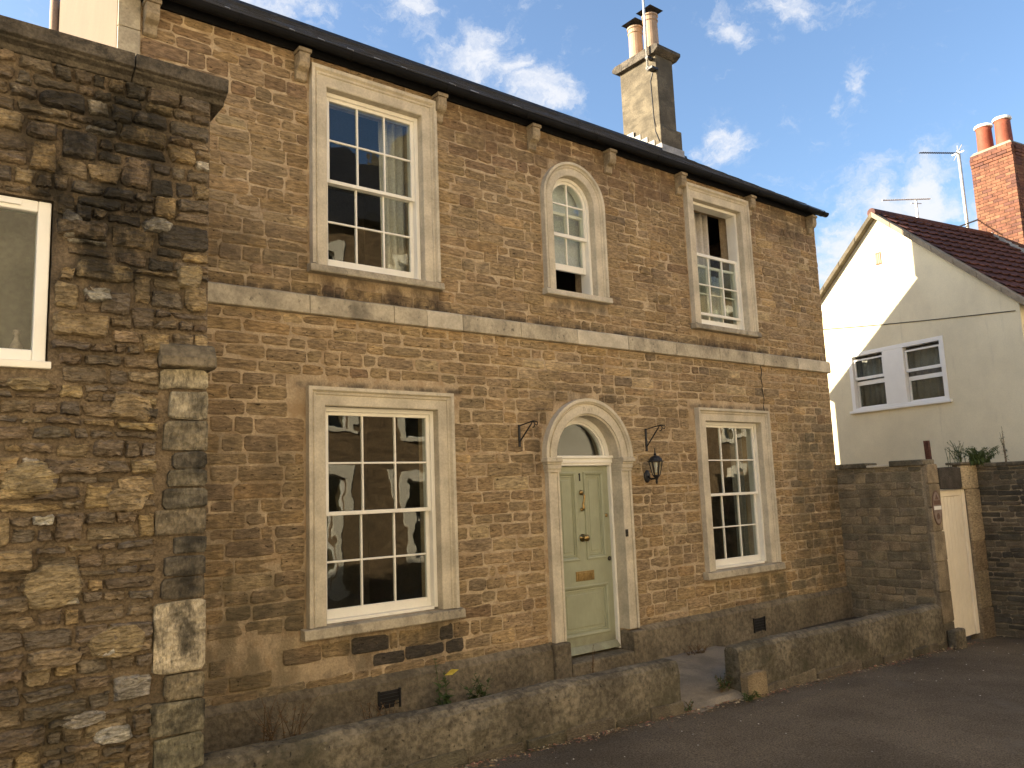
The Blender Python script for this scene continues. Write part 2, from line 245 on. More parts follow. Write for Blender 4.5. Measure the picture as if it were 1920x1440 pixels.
# ------------------------------------------------------------------ building helpers
class Fr:
    """wall frame: a along the wall (to the right as seen from outside), b up, d out of the wall"""
    def __init__(s, o, a, n): s.o = np.array(o, float); s.a = np.array(a, float); s.n = np.array(n, float)
    def p(s, a, b, d=0.0):
        q = s.o+s.a*a+s.n*d; return (q[0], q[1], q[2]+b)
FA = Fr((0, 0, 0), (1, 0, 0), (0, -1, 0))
class MB:
    def __init__(s): s.v = []; s.f = []; s.c = []
    def add(s, vs, fs, col=(1, 1, 1)):
        k = len(s.v); s.v += [tuple(q) for q in vs]; s.f += [tuple(i+k for i in f) for f in fs]; s.c += [col]*len(vs); return s
    def hexa(s, q, col=(1, 1, 1)):   # 8 points: bottom 4 ccw, top 4 ccw
        return s.add(q, [(3, 2, 1, 0), (4, 5, 6, 7), (0, 1, 5, 4), (1, 2, 6, 5), (2, 3, 7, 6), (3, 0, 4, 7)], col)
    def box(s, x0, x1, y0, y1, z0, z1, col=(1, 1, 1)):
        return s.hexa([(x0, y0, z0), (x1, y0, z0), (x1, y1, z0), (x0, y1, z0), (x0, y0, z1), (x1, y0, z1), (x1, y1, z1), (x0, y1, z1)], col)
    def fbox(s, fr, a0, a1, b0, b1, d0, d1, col=(1, 1, 1)):   # box in a wall frame
        P = fr.p; return s.hexa([P(a0, b0, d1), P(a1, b0, d1), P(a1, b0, d0), P(a0, b0, d0), P(a0, b1, d1), P(a1, b1, d1), P(a1, b1, d0), P(a0, b1, d0)], col)
    def tube(s, pts, r, n=8, caps=True):
        pts = [Vector(p) for p in pts]; R = r if isinstance(r, (list, tuple)) else [r]*len(pts); rings = []
        up = Vector((0, 0, 1))
        for i, p in enumerate(pts):
            t = (pts[min(i+1, len(pts)-1)]-pts[max(i-1, 0)]).normalized()
            x = t.cross(up if abs(t.z) < .95 else Vector((1, 0, 0))).normalized(); y = t.cross(x)
            rings.append([p+(x*math.cos(2*math.pi*k/n)+y*math.sin(2*math.pi*k/n))*R[i] for k in range(n)])
        vs = [q for rg in rings for q in rg]; fs = []
        for i in range(len(pts)-1):
            for k in range(n): a = i*n+k; b = i*n+(k+1) % n; fs.append((a, a+n, b+n, b))
        if caps: fs.append(tuple(range(n))); fs.append(tuple(reversed(range((len(pts)-1)*n, len(pts)*n))))
        return s.add(vs, fs)
    def lathe(s, c, prof, n=16, axis=(0, 0, 1), sq=1.0):
        ax = Vector(axis).normalized(); x = ax.cross(Vector((0, 0, 1)) if abs(ax.z) < .9 else Vector((0, 1, 0))).normalized(); y = ax.cross(x); c = Vector(c)
        vs = []; fs = []
        for (r, h) in prof:
            for k in range(n): t = 2*math.pi*k/n; vs.append(c+ax*h+x*(r*math.cos(t))+y*(r*math.sin(t)*sq))
        for i in range(len(prof)-1):
            for k in range(n): a = i*n+k; b = i*n+(k+1) % n; fs.append((a, b, b+n, a+n))
        fs.append(tuple(reversed(range(n)))); fs.append(tuple(range((len(prof)-1)*n, len(prof)*n)))
        return s.add(vs, fs)
    def prism(s, fr, poly, d0, d1, col=(1, 1, 1)):   # polygon (a,b) ccw from outside, from d0 (inside) to d1 (outside)
        n = len(poly); vs = [fr.p(a, b, d0) for a, b in poly]+[fr.p(a, b, d1) for a, b in poly]
        fs = [tuple(range(n, 2*n)), tuple(reversed(range(n)))]+[(i, (i+1) % n, (i+1) % n+n, i+n) for i in range(n)]
        return s.add(vs, fs, col)
    def build(s, name, mat, parent=None, bevel=0, smooth=False, segs=2):
        me = bpy.data.meshes.new(name); me.from_pydata(s.v, [], s.f); me.update()
        at = me.color_attributes.new('tint', 'FLOAT_COLOR', 'POINT')
        at.data.foreach_set('color', np.array([(*c, 1) for c in s.c], np.float32).ravel())
        if mat: me.materials.append(MATS[mat])
        if smooth: me.polygons.foreach_set('use_smooth', [True]*len(me.polygons))
        o = bpy.data.objects.new(name, me); sc.collection.objects.link(o)
        if parent: attach(o, parent)
        if bevel:
            b = o.modifiers.new('bevel', 'BEVEL'); b.width = bevel; b.segments = segs; b.limit_method = 'ANGLE'; b.angle_limit = rad(40)
        return o
def attach(o, parent):
    o.parent = parent
    p = parent
    while p.parent: p = p.parent
    if p.type == 'EMPTY': o.matrix_parent_inverse = WM[p.name].inverted() if parent is p else Matrix()
WM = {}
def thing(name, label, cat, loc=(0, 0, 0), group=None):
    o = bpy.data.objects.new(name, None); sc.collection.objects.link(o); o.location = loc; o.empty_display_size = .2
    WM[o.name] = Matrix.Translation(loc); return tag(o, label, cat, group)
def tag(o, label, cat, group=None):
    o['label'] = label; o['category'] = cat
    if group: o['group'] = group
    return o
def struct(o): o['kind'] = 'structure'; return o

def holed_wall(fr, outer, holes, d0, d1):
    """slab with openings; outer and holes are polygons (a,b)"""
    bm = bmesh.new(); loops = []
    for poly in [outer]+holes:
        vs = [bm.verts.new((a, b, 0)) for a, b in poly]; loops.append(vs)
        for i in range(len(vs)): bm.edges.new((vs[i], vs[(i+1) % len(vs)]))
    bmesh.ops.triangle_fill(bm, use_beauty=True, use_dissolve=False, edges=bm.edges[:])
    bm.verts.index_update(); m = MB(); V = [(v.co.x, v.co.y) for v in bm.verts]; n = len(V)
    vs = [fr.p(a, b, d1) for a, b in V]+[fr.p(a, b, d0) for a, b in V]; fs = []
    for f in bm.faces:
        ids = [v.index for v in f.verts]
        ar = sum(V[ids[i]][0]*V[ids[(i+1) % len(ids)]][1]-V[ids[(i+1) % len(ids)]][0]*V[ids[i]][1] for i in range(len(ids)))
        if ar < 0: ids.reverse()
        fs.append(tuple(ids)); fs.append(tuple(i+n for i in reversed(ids)))
    k = 0
    for poly in [outer]+holes:
        c = len(poly)
        for i in range(c): a, b = k+i, k+(i+1) % c; fs.append((a, b, b+n, a+n))
        k += c
    bm.free(); return m.add(vs, fs)

def sweep(fr, path, prof, closed=False):
    """path: list of functions s->(a,b); prof: list of (s,d) from the inner edge outwards"""
    m = MB(); n = len(prof); vs = []
    for fn in path:
        for s_, d in prof: a, b = fn(s_); vs.append(fr.p(a, b, d))
    fs = []
    for i in range(len(path)-1):
        for j in range(n-1): q = i*n+j; fs.append((q, q+1, q+n+1, q+n))
        fs.append((i*n+n-1, i*n, (i+1)*n, (i+1)*n+n-1))
    fs.append(tuple(range(n-1, -1, -1))); fs.append(tuple(range((len(path)-1)*n, len(path)*n)))
    return m.add(vs, fs)

# ------------------------------------------------------------------ masonry
def stone_geo(R, fr, a0, a1, b0, b1, d, gap=.007, rough=.0095):
    a0 += gap*R.uniform(.5, 1.5); a1 -= gap*R.uniform(.5, 1.5); b0 += gap*R.uniform(.5, 1.4); b1 -= gap*R.uniform(.5, 1.4)
    if a1-a0 < .03 or b1-b0 < .03: return None
    h = b1-b0; j = lambda: R.uniform(-rough, rough); c = lambda: min(h*.3, R.uniform(.004, .034)**1.0)
    am = a0+(a1-a0)*R.uniform(.3, .7); an = a0+(a1-a0)*R.uniform(.3, .7)
    P = [(a0+c(), b0+j()), (am, b0+j()), (a1-c(), b0+j()), (a1+j()*.5, b0+c()), (a1+j()*.5, b1-c()), (a1-c(), b1+j()), (an, b1+j()), (a0+c(), b1+j()), (a0+j()*.5, b1-c()), (a0+j()*.5, b0+c())]
    ca, cb = (a0+a1)/2, (b0+b1)/2; n = len(P)
    ins = lambda q, t: (q[0]+(ca-q[0])*min(1, t/max(.02, (a1-a0)/2)), q[1]+(cb-q[1])*min(1, t/max(.02, h/2)))
    ta, tb = R.uniform(-.004, .004), R.uniform(-.003, .003); tl = lambda q: ta*(q[0]-ca)/max(.05, a1-a0)*2+tb*(q[1]-cb)/h*2
    vs = [fr.p(a, b, -.02) for a, b in P]+[fr.p(*q, d-.006+tl(q)) for q in P]
    vs += [fr.p(*ins(q, R.uniform(.007, .015)), d+tl(q)+R.uniform(-.003, .003)) for q in P]+[fr.p(ca+j()*3, cb+j(), d+R.uniform(-.003, .004))]
    fs = []
    for r in (0, 1):
        for i in range(n): a = r*n+i; b = r*n+(i+1) % n; fs.append((a, b, b+n, a+n))
    for i in range(n): fs.append((2*n+i, 2*n+(i+1) % n, 3*n))
    return vs, fs
def course_list(R, b0, b1, lo, hi):
    out = []; b = b0
    while b1-b > hi*1.35:
        h = R.uniform(lo, hi); out.append((b, b+h)); b += h
    k = max(1, round((b1-b)/((lo+hi)/2)))
    for i in range(k): out.append((b+(b1-b)*i/k, b+(b1-b)*(i+1)/k))
    return out
def free_spans(a0, a1, blocks):
    sp = [(a0, a1)]
    for c0, c1 in blocks:
        nx = []
        for s0, s1 in sp:
            if c1 <= s0 or c0 >= s1: nx.append((s0, s1)); continue
            if c0 > s0: nx.append((s0, c0))
            if c1 < s1: nx.append((c1, s1))
        sp = nx
    return sp
def pieces_out(lst, name, mat, parent, limit=300):
    """lst: (vs, fs, col).  The largest in view become objects of their own, the rest one part."""
    def area(vs):
        xs = [proj(v) for v in vs]
        if min(q[2] for q in xs) < .2: return 0
        x0, x1 = min(q[0] for q in xs), max(q[0] for q in xs); y0, y1 = min(q[1] for q in xs), max(q[1] for q in xs)
        x0, x1, y0, y1 = max(x0, 0), min(x1, 1920), max(y0, 0), min(y1, 1440)
        return max(0, x1-x0)*max(0, y1-y0)
    sc_ = sorted(lst, key=lambda t: -area(t[0])); keep = [t for t in sc_[:limit] if area(t[0]) > 0]; rest = sc_[len(keep):]
    for vs, fs, col in keep: MB().add(vs, fs, col).build(name, mat, parent)
    if rest:
        m = MB()
        for vs, fs, col in rest: m.add(vs, fs, col)
        o = m.build(name+'work', mat, parent); o['kind'] = 'stuff'
def mixc(R, pal, v=.07):
    c = R.choice(pal); k = R.uniform(1-v, 1+v); return tuple(x*k*R.uniform(.985, 1.015) for x in c)
def coursed(R, fr, a0, a1, courses, blocked, lens, pal, dlo, dhi, gap=.007, special=None):
    out = []
    for i, (b0, b1) in enumerate(courses):
        for s0, s1 in free_spans(a0, a1, blocked(b0, b1)):
            a = s0
            while a < s1-1e-6:
                l = R.uniform(*lens)
                if R.random() < .14: l *= .6
                if s1-a-l < lens[0]*.6: l = s1-a
                e = min(s1, a+l)
                if special and special((a+e)/2, (b0+b1)/2) == 0: a = e; continue
                g = stone_geo(R, fr, a, e, b0+R.uniform(-.004, .004), b1+R.uniform(-.004, .004), R.uniform(dlo, dhi), gap)
                if g:
                    col = special((a+e)/2, (b0+b1)/2) if special else None
                    out.append((*g, col or mixc(R, pal)))
                a = e
    return out

def voronoi_cells(R, x0, x1, z0, z1, n, asp, relax=2):
    """anisotropic cells: (x, z) polygons"""
    pts = np.array([[R.uniform(x0, x1), R.uniform(z0, z1)*asp] for _ in range(n)])
    def cells(pts):
        res = []
        for i, p in enumerate(pts):
            poly = [(x0, z0*asp), (x1, z0*asp), (x1, z1*asp), (x0, z1*asp)]
            dd = ((pts-p)**2).sum(1); nb = np.argsort(dd)[1:26]
            for k in nb:
                q = pts[k]; mx, mz = (p+q)/2; nx, nz = q-p; new = []
                for a in range(len(poly)):
                    A, B = poly[a], poly[(a+1) % len(poly)]
                    sa = (A[0]-mx)*nx+(A[1]-mz)*nz; sb = (B[0]-mx)*nx+(B[1]-mz)*nz
                    if sa <= 0: new.append(A)
                    if (sa < 0 < sb) or (sb < 0 < sa): t = sa/(sa-sb); new.append((A[0]+(B[0]-A[0])*t, A[1]+(B[1]-A[1])*t))
                poly = new
                if len(poly) < 3: break
            res.append(poly)
        return res
    for _ in range(relax):
        pts = np.array([np.mean(c, 0)*.6+p*.4 if len(c) > 2 else p for c, p in zip(cells(pts), pts)])
    return [[(a, b/asp) for a, b in c] for c in cells(pts) if len(c) > 2]
def rubble_geo(R, fr, poly, h, joint=.012):
    ca = sum(p[0] for p in poly)/len(poly); cb = sum(p[1] for p in poly)/len(poly)
    wd = max(p[0] for p in poly)-min(p[0] for p in poly); ht = max(p[1] for p in poly)-min(p[1] for p in poly)
    if wd < .05 or ht < .035: return None
    fx, fz = 1-2*joint/wd, 1-2*joint/ht
    poly = [(ca+(a-ca)*fx, cb+(b-cb)*fz) for a, b in poly]
    q = []
    for i in range(len(poly)):
        A, B = poly[i], poly[(i+1) % len(poly)]; l = math.hypot(A[0]-B[0], A[1]-B[1])
        if l < .012: continue
        q += [(A[0]+(B[0]-A[0])*.13, A[1]+(B[1]-A[1])*.13), (A[0]+(B[0]-A[0])*.87, A[1]+(B[1]-A[1])*.87)]
        if l > .16: q.insert(-1, (A[0]+(B[0]-A[0])*R.uniform(.4, .6)+R.uniform(-.006, .006), A[1]+(B[1]-A[1])*.5+R.uniform(-.012, .012)))
    n = len(q)
    if n < 4: return None
    q = [(a+R.uniform(-.009, .009), b+R.uniform(-.007, .007)) for a, b in q]
    t = R.uniform(.10, .24); vs = [fr.p(a, b, -.02) for a, b in q]
    vs += [fr.p(ca+(a-ca)*.97, cb+(b-cb)*.97, h*R.uniform(.4, .7)) for a, b in q]
    vs += [fr.p(ca+(a-ca)*(1-t), cb+(b-cb)*(1-t), h*R.uniform(.8, 1.15)) for a, b in q]+[fr.p(ca, cb, h*R.uniform(.85, 1.2))]
    fs = []
    for r in (0, 1):
        for i in range(n): a = r*n+i; b = r*n+(i+1) % n; fs.append((a, b, b+n, a+n))
    for i in range(n): fs.append((2*n+i, 2*n+(i+1) % n, 3*n))
    return vs, fs

def road_z(x): return -.16-.0365*x

# ================================================================== ground
def sheet(name, mat, x0, x1, y0, y1, zf, nx=1, ny=1):
    m = MB(); vs = []; fs = []
    for j in range(ny+1):
        for i in range(nx+1):
            x = x0+(x1-x0)*i/nx; y = y0+(y1-y0)*j/ny; vs.append((x, y, zf(x, y)))
    for j in range(ny):
        for i in range(nx): a = j*(nx+1)+i; fs.append((a, a+1, a+nx+2, a+nx+1))
    return struct(m.add(vs, fs).build(name, mat))
sheet('ground', 'earth', -250, 350, -300, 300, lambda x, y: road_z(max(-40, min(60, x)))-.06, 60, 2)
def road_surface(x, y):
    return road_z(x)+.012*mnoise.noise(Vector((x*.35, y*.5, 3)))+.003*mnoise.noise(Vector((x*2.2, y*2.2, 9)))-.02*max(0, 1-abs(y+1.55)/.3)
sheet('road', 'asphalt', -20, 40, -9.7, -1.30, road_surface, 240, 60)
sheet('yard', 'earth', 1.55, 6.25, -1.3, .02, lambda x, y: -.26+.02*mnoise.noise(Vector((x*3, y*3, 1))), 40, 10)
sheet('bed', 'earth', 8.3, 11.8, -1.3, .02, lambda x, y: -.29+.02*mnoise.noise(Vector((x*3, y*3, 5))), 40, 10)
# concrete path from the road up to the door
def path():
    m = MB(); n = 14; vs = []; fs = []
    for i in range(n+1):
        t = i/n; y = -1.46+t*1.44; z = -.375+.125*min(1, t*1.15)
        xl, xr = 6.14+.05*math.sin(i*1.7)*.3, (7.16 if i < 4 else 8.45)+.03*math.sin(i*2.3)
        if i == 0: z -= .03
        for j in range(9):
            x = xl+(xr-xl)*j/8; vs.append((x, y-(.05*math.sin(j*.9) if i == 0 else 0)+.0*j, z+.006*mnoise.noise(Vector((x*4, y*4, 2)))))
    for i in range(n):
        for j in range(8): a = i*9+j; fs.append((a, a+1, a+10, a+9))
    k = len(vs)
    for j in range(9): x, y, z = vs[j]; vs.append((x, y-.01, -.6))
    for j in range(8): fs.append((k+j, k+j+1, j+1, j))
    return struct(m.add(vs, fs).build('path', 'concrete'))
path()

# ================================================================== the stone house
house = thing('stone_house', 'two storey golden stone house with sash windows and arched sage green door', 'house', (6.5, 3.5, -.3))
HX0, HX1, ZT = 1.36, 11.78, 6.14
# surrounds: outer a0,a1, base b0, top b1, side width, head height
WIN = {'ul': (3.04, 4.445, 3.937, 5.91, .165, .19), 'll': (2.995, 4.561, .662, 2.785, .175, .17),
       'ur': (8.508, 9.92, 3.937, 5.91, .165, .19), 'lr': (8.43, 10.01, .662, 2.785, .175, .17)}
ARC = dict(c=6.40, ro=.495, ri=.335, b0=4.076, sp=5.19)          # arched window
DOR = dict(c=6.445, ro=.685, ri=.49, b0=-.3, sp=2.13)            # door arch
def arch_poly(c, r, b0, sp, n=20):
    return [(c-r, b0), (c+r, b0)]+[(c+r*math.cos(math.pi*i/n), sp+r*math.sin(math.pi*i/n)) for i in range(n+1)]
holes = [[(a0+w_-.02, b0), (a1-w_+.02, b0), (a1-w_+.02, b1-h_+.02), (a0+w_-.02, b1-h_+.02)] for a0, a1, b0, b1, w_, h_ in WIN.values()]
holes.append(arch_poly(ARC['c'], ARC['ri']+.02, ARC['b0'], ARC['sp'])); holes.append(arch_poly(DOR['c'], DOR['ri']+.02, DOR['b0'], DOR['sp']))
wall = holed_wall(FA, [(HX0, -.7), (HX1, -.7), (HX1, ZT), (HX0, ZT)], holes, -.38, -.004).build('wall', 'facade_mortar', house)
# other walls, floors (the rear half is set in at the left)
DEP = 5.95
m = MB(); m.prism(Fr((HX0-.012, 0, 0), (0, -1, 0), (-1, 0, 0)), [(-3.15, -.7), (-.003, -.7), (-.003, 6.12), (-.38, 6.34), (-2.6, 7.88), (-3.15, 7.5)], -.0105, 0); m.build('side_wall', 'side_render', house)
m = MB(); m.prism(Fr((2.0, 0, 0), (0, -1, 0), (-1, 0, 0)), [(-DEP, -.7), (-3.1, -.7), (-3.1, 7.7), (-DEP, 5.6)], -.3, 0); m.build('side_wall', 'facade_mortar', house)
m = MB(); m.prism(Fr((HX1, 0, 0), (0, 1, 0), (1, 0, 0)), [(.38, -.7), (DEP, -.7), (DEP, 5.6), (2.6, 7.9), (.38, 6.4)], -.35, 0); m.build('side_wall', 'facade_mortar', house)
MB().box(2.0, HX1-.35, DEP-.3, DEP, -.7, 5.55).build('rear_wall', 'facade_mortar', house)
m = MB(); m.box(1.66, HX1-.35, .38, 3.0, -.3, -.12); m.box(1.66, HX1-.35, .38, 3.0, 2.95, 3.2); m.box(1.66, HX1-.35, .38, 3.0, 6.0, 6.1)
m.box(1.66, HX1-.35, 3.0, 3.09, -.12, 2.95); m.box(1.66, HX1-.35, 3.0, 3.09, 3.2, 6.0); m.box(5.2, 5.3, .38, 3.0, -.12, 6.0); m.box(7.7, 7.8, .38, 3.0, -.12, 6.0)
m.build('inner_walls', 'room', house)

# --- facade stones
Rf = random.Random(11)
PAL = [(.335, .24, .13), (.32, .228, .122), (.345, .246, .13), (.33, .236, .13), (.32, .235, .136), (.34, .248, .138), (.35, .24, .118), (.305, .22, .122), (.335, .235, .122)]
def blocked(b0, b1):
    bl = []; e = .012
    for k, (a0, a1, w0, w1, w_, h_) in WIN.items():
        top = w1 + (.16 if k[0] == 'l' else 0); ex = 0
        if b1 > w0-.10 and b0 < w1-.01: bl.append((a0-e, a1+e))
        if k[0] == 'l' and b0 >= w1-.35 and b1 < w1+.19: bl.append((a0-(.17 if k == 'll' else .12), a1+(.1 if k == 'll' else .12)))
    for q in (ARC, DOR):
        bm_ = (b0+b1)/2; x = None
        if b1 > q['b0']-.08 and b0 < q['sp']+q['ro']:
            t = max(0, b0-q['sp']); x = math.sqrt(max(0, q['ro']**2-t*t)); 
            if x > 0: bl.append((q['c']-x-e, q['c']+x+e))
    return bl
def special(a, b):
    if a < 2.95 and b < .95 and mnoise.noise(Vector((a*2, b*3, 4)))*.5+.5 > (b-.1)/1.0: return 0 if Rf.random() < .45 else mixc(Rf, [(.37, .285, .175), (.34, .255, .15)])
    if 3.0 < a < 3.45 and b < .5 and Rf.random() < .4: return 0
    if 3.2 < a < 4.65 and .25 < b < .62 and Rf.random() < .85: return mixc(Rf, [(.09, .076, .06), (.11, .09, .066)])
    if b < .85 and a < 3.0 and Rf.random() < .75: return mixc(Rf, [(.36, .275, .155), (.31, .24, .135), (.22, .17, .1)], .1)
    if a < 3.0 and b < 2.4 and Rf.random() < .3: return mixc(Rf, [(.27, .195, .115), (.24, .175, .105)])
    if a > 10.4 and b < 3 and Rf.random() < .3: return mixc(Rf, [(.23, .18, .11), (.26, .2, .12)])
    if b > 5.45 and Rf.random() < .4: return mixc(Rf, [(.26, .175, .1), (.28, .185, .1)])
    if Rf.random() < .05: return mixc(Rf, [(.45, .34, .19), (.43, .30, .15)], .1)
    if Rf.random() < .03: return mixc(Rf, [(.23, .17, .105), (.25, .17, .095)])
stones = coursed(Rf, FA, HX0+.17, HX1-.0, course_list(Rf, .10, 3.452, .105, .158), blocked, (.15, .47), PAL, -.001, .008, .008, special)
stones += coursed(Rf, FA, HX0+.17, HX1-.0, course_list(Rf, 3.635, ZT-.02, .10, .15), blocked, (.16, .44), PAL, -.001, .008, .0055, special)
pieces_out(stones, 'stone', 'facade_stone', wall)
# corner strip of dressed stone at the left end
for i, (b0, b1) in enumerate([(4.4, 4.9), (4.9, 5.72), (5.72, 6.1)]):
    MB().fbox(FA, HX0-.008, HX0+.165, b0+.003, b1-.003, -.002, .03).build('quoin', 'ashlar_sooty', house, .006)

# --- string course
xs = [2.0, 3.02, 3.9, 4.28, 4.72, 5.5, 6.35, 7.2, 8.1, 9.0, 9.75, 10.02, 10.9, HX1+.02]
sc0 = None
for i in range(len(xs)-1):
    o = MB().prism(Fr((xs[i], 0, 0), (0, 1, 0), (1, 0, 0)), [(.1, 3.452), (.1, 3.645), (-.0, 3.645), (-.045, 3.625), (-.05, 3.46), (-.03, 3.452)][::-1], .003, xs[i+1]-xs[i]-.003)
    o = o.build('string_course', Rf.choice(['ashlar', 'ashlar_sooty', 'ashlar_sooty']), house if sc0 is None else sc0, .004)
    if sc0 is None: sc0 = o
    else: o.name = 'block'
# --- plinth (rendered, uneven) left and right of the door
def plinth(x0, x1, seed):
    n = int((x1-x0)/.12); vs = []; fs = []
    for i in range(n+1):
        x = x0+(x1-x0)*i/n; nz = lambda k, s=1.6: mnoise.noise(Vector((x*s, k, seed)))
        for (d, b) in [(.0, .16+.02*nz(1)), (.035, .125+.025*nz(2)), (.06+.008*nz(3), .09+.02*nz(4)), (.065+.008*nz(5), -.08), (.07+.01*nz(6), -.5)]:
            vs.append(FA.p(x, b, d))
    for i in range(n):
        for j in range(4): a = i*5+j; fs.append((a, a+1, a+6, a+5))
    k = len(vs); vs += [FA.p(x0, .16, 0), FA.p(x0, -.5, 0), FA.p(x1, .16, 0), FA.p(x1, -.5, 0)]
    fs += [(0, k, k+1, 4, 3, 2, 1), (n*5, n*5+1, n*5+2, n*5+3, n*5+4, k+3, k+2)]
    return MB().add(vs, fs).build('plinth', 'plinth_render', house, smooth=False)
plinth(1.5, 5.78, 1); plinth(7.11, HX1, 4)
# cheeks beside the doorstep, the step itself
MB().box(5.74, 5.965, -.115, .1, -.4, .145).build('door_cheek', 'plinth_render', house, .02)
MB().box(6.93, 7.15, -.115, .1, -.4, .125).build('door_cheek', 'plinth_render', house, .02)
MB().box(5.967, 6.928, -.12, .35, -.4, -.085).build('doorstep', 'plinth_render', house, .02)
# air bricks in the plinth
for (a0, a1, b0, b1) in [(3.655, 3.865, -.132, .018), (9.27, 9.505, -.195, -.025)]:
    o = MB().fbox(FA, a0, a1, b0, b1, -.05, .0665).build('air_vent', 'iron', house)
    m = MB()
    for i in range(1, 5): m.fbox(FA, a0, a1, b0+(b1-b0)*i/5-.004, b0+(b1-b0)*i/5+.004, .066, .074)
    m.fbox(FA, a0-.012, a0+.006, b0-.01, b1+.01, .06, .079); m.fbox(FA, a1-.006, a1+.012, b0-.01, b1+.01, .06, .079)
    m.build('grille', 'iron', o)

# --- windows
PROF = lambda w_: [(0, -.22), (0, .032), (.008, .038), (w_*.56, .038), (w_*.60, .05), (w_*.68, .055), (w_*.72, .044), (w_*.78, .06), (w_*.82, .07), (w_, .07), (w_, -.02)]
Rg = random.Random(5)
def pane(fr, par, a0, a1, b0, b1, d, mat='glass', poly=None):
    t = [Rg.uniform(-.0016, .0016) for _ in range(3)]
    m = MB()
    poly = poly or [(a0, b0), (a1, b0), (a1, b1), (a0, b1)]
    n = len(poly); ca, cb = (a0+a1)/2, (b0+b1)/2
    off = lambda a, b: d+t[0]*(a-ca)/max(.05, a1-a0)*2+t[1]*(b-cb)/max(.05, b1-b0)*2
    vs = [fr.p(a, b, off(a, b)-.002) for a, b in poly]+[fr.p(a, b, off(a, b)+.002) for a, b in poly]
    fs = [tuple(range(n, 2*n)), tuple(reversed(range(n)))]+[(i, (i+1) % n, (i+1) % n+n, i+n) for i in range(n)]
    return m.add(vs, fs).build('pane', mat, par)
def sash(fr, par, a0, a1, b0, b1, d, st=.048, top=.05, bot=.075, cols=3, rows=2, bar=.018, mat='white_paint', gmat='glass', th=.038):
    m = MB(); m.fbox(fr, a0, a0+st, b0, b1, d-th, d); m.fbox(fr, a1-st, a1, b0, b1, d-th, d)
    m.fbox(fr, a0+st, a1-st, b0, b0+bot, d-th, d-.001); m.fbox(fr, a0+st, a1-st, b1-top, b1, d-th, d-.001)
    ia, ib, ja, jb = a0+st, a1-st, b0+bot, b1-top
    for i in range(1, cols): x = ia+(ib-ia)*i/cols; m.fbox(fr, x-bar/2, x+bar/2, ja, jb, d-th+.004, d-.004)
    for i in range(1, rows): z = ja+(jb-ja)*i/rows; m.fbox(fr, ia, ib, z-bar/2, z+bar/2, d-th+.006, d-.006)
    m.build('sash', mat, par, .003, segs=1)
    for i in range(cols):
        for j in range(rows):
            pane(fr, par, ia+(ib-ia)*i/cols+bar*.4*(i > 0), ia+(ib-ia)*(i+1)/cols-bar*.4*(i < cols-1),
                 ja+(jb-ja)*j/rows+bar*.4*(j > 0), ja+(jb-ja)*(j+1)/rows-bar*.4*(j < rows-1), d-th*.55, gmat)
def surround(fr, par, a0, a1, b0, b1, w_, h_, mat='ashlar'):
    ia, ib, it = a0+w_, a1-w_, b1-h_; pr = PROF(w_); k = h_/w_
    L = lambda z: (lambda s: (ia-s, z)); Rr = lambda z: (lambda s: (ib+s, z))
    cut = it-.0
    tl = lambda s: (ia-s, it+s*k); tr = lambda s: (ib+s, it+s*k)
    sweep(fr, [tl, L(b0)], pr).build('jamb', mat, par); sweep(fr, [Rr(b0), tr], pr).build('jamb', mat, par)
    sweep(fr, [tr, tl], pr).build('lintel', mat, par)
def sash_window(key, drop=0.0, lift=0.0):
    a0, a1, b0, b1, w_, h_ = WIN[key]; ia, ib, it = a0+w_, a1-w_, b1-h_
    m = MB(); f = .042
    m.fbox(FA, ia+.001, ia+f, b0+.02, it-.001, -.21, -.05); m.fbox(FA, ib-f, ib-.001, b0+.02, it-.001, -.21, -.05)
    m.fbox(FA, ia+f, ib-f, it-f, it-.001, -.21, -.051); m.fbox(FA, ia+f, ib-f, b0+.001, b0+.03, -.21, -.052)
    win = m.build('window', 'white_paint', house, .003, segs=1)
    surround(FA, win, a0, a1, b0, b1, w_, h_)
    low = key[0] == 'l'
    # sill
    e = .055 if low else .03; sh = .1 if low else .085
    MB().prism(Fr((a0-e, 0, 0), (0, 1, 0), (1, 0, 0)), [(.2, b0-sh), (.2, b0+.012), (.03, b0+.001), (-.085, b0-.012), (-.095, b0-sh+.012), (-.09, b0-sh)][::-1], 0, a1-a0+2*e).build('sill', 'ashlar_sooty', win, .006)
    mid = (b0+.03+it-f)/2
    sash(FA, win, ia+f-.012, ib-f+.012, mid-.018-drop, it-f+.012-drop, -.075, bot=.036, top=.045)
    sash(FA, win, ia+f-.012, ib-f+.012, b0+.03+lift, mid+.018+lift, -.118, top=.036, bot=.085)
    return win
sash_window('ll'); sash_window('lr'); sash_window('ul'); sash_window('ur', drop=.70)
# arched window
def arch_path(q, n=24):
    c, sp, ri, b0 = q['c'], q['sp'], q['ri'], q['b0']
    arc = [(lambda s, t=math.pi*i/n: (c+(ri+s)*math.cos(t), sp+(ri+s)*math.sin(t))) for i in range(n+1)]
    return arc
q = ARC; wa = q['ro']-q['ri']; pr = PROF(wa)
m = MB(); f = .04; n = 20
inner = lambda r: [(q['c']+r*math.cos(math.pi*i/n), q['sp']+r*math.sin(math.pi*i/n)) for i in range(n+1)]
def arch_frame(m, c, r, f, b0, sp, d0, d1, bot=None):
    n = 20
    path = [lambda s: (c+r-s, b0)]+[(lambda s, t=math.pi*i/n: (c+(r-s)*math.cos(t), sp+(r-s)*math.sin(t))) for i in range(n+1)]+[lambda s: (c-r+s, b0)]
    g = sweep(FA, path, [(0, d1), (0, d0), (f, d0), (f, d1)]); m.add(g.v, g.f)
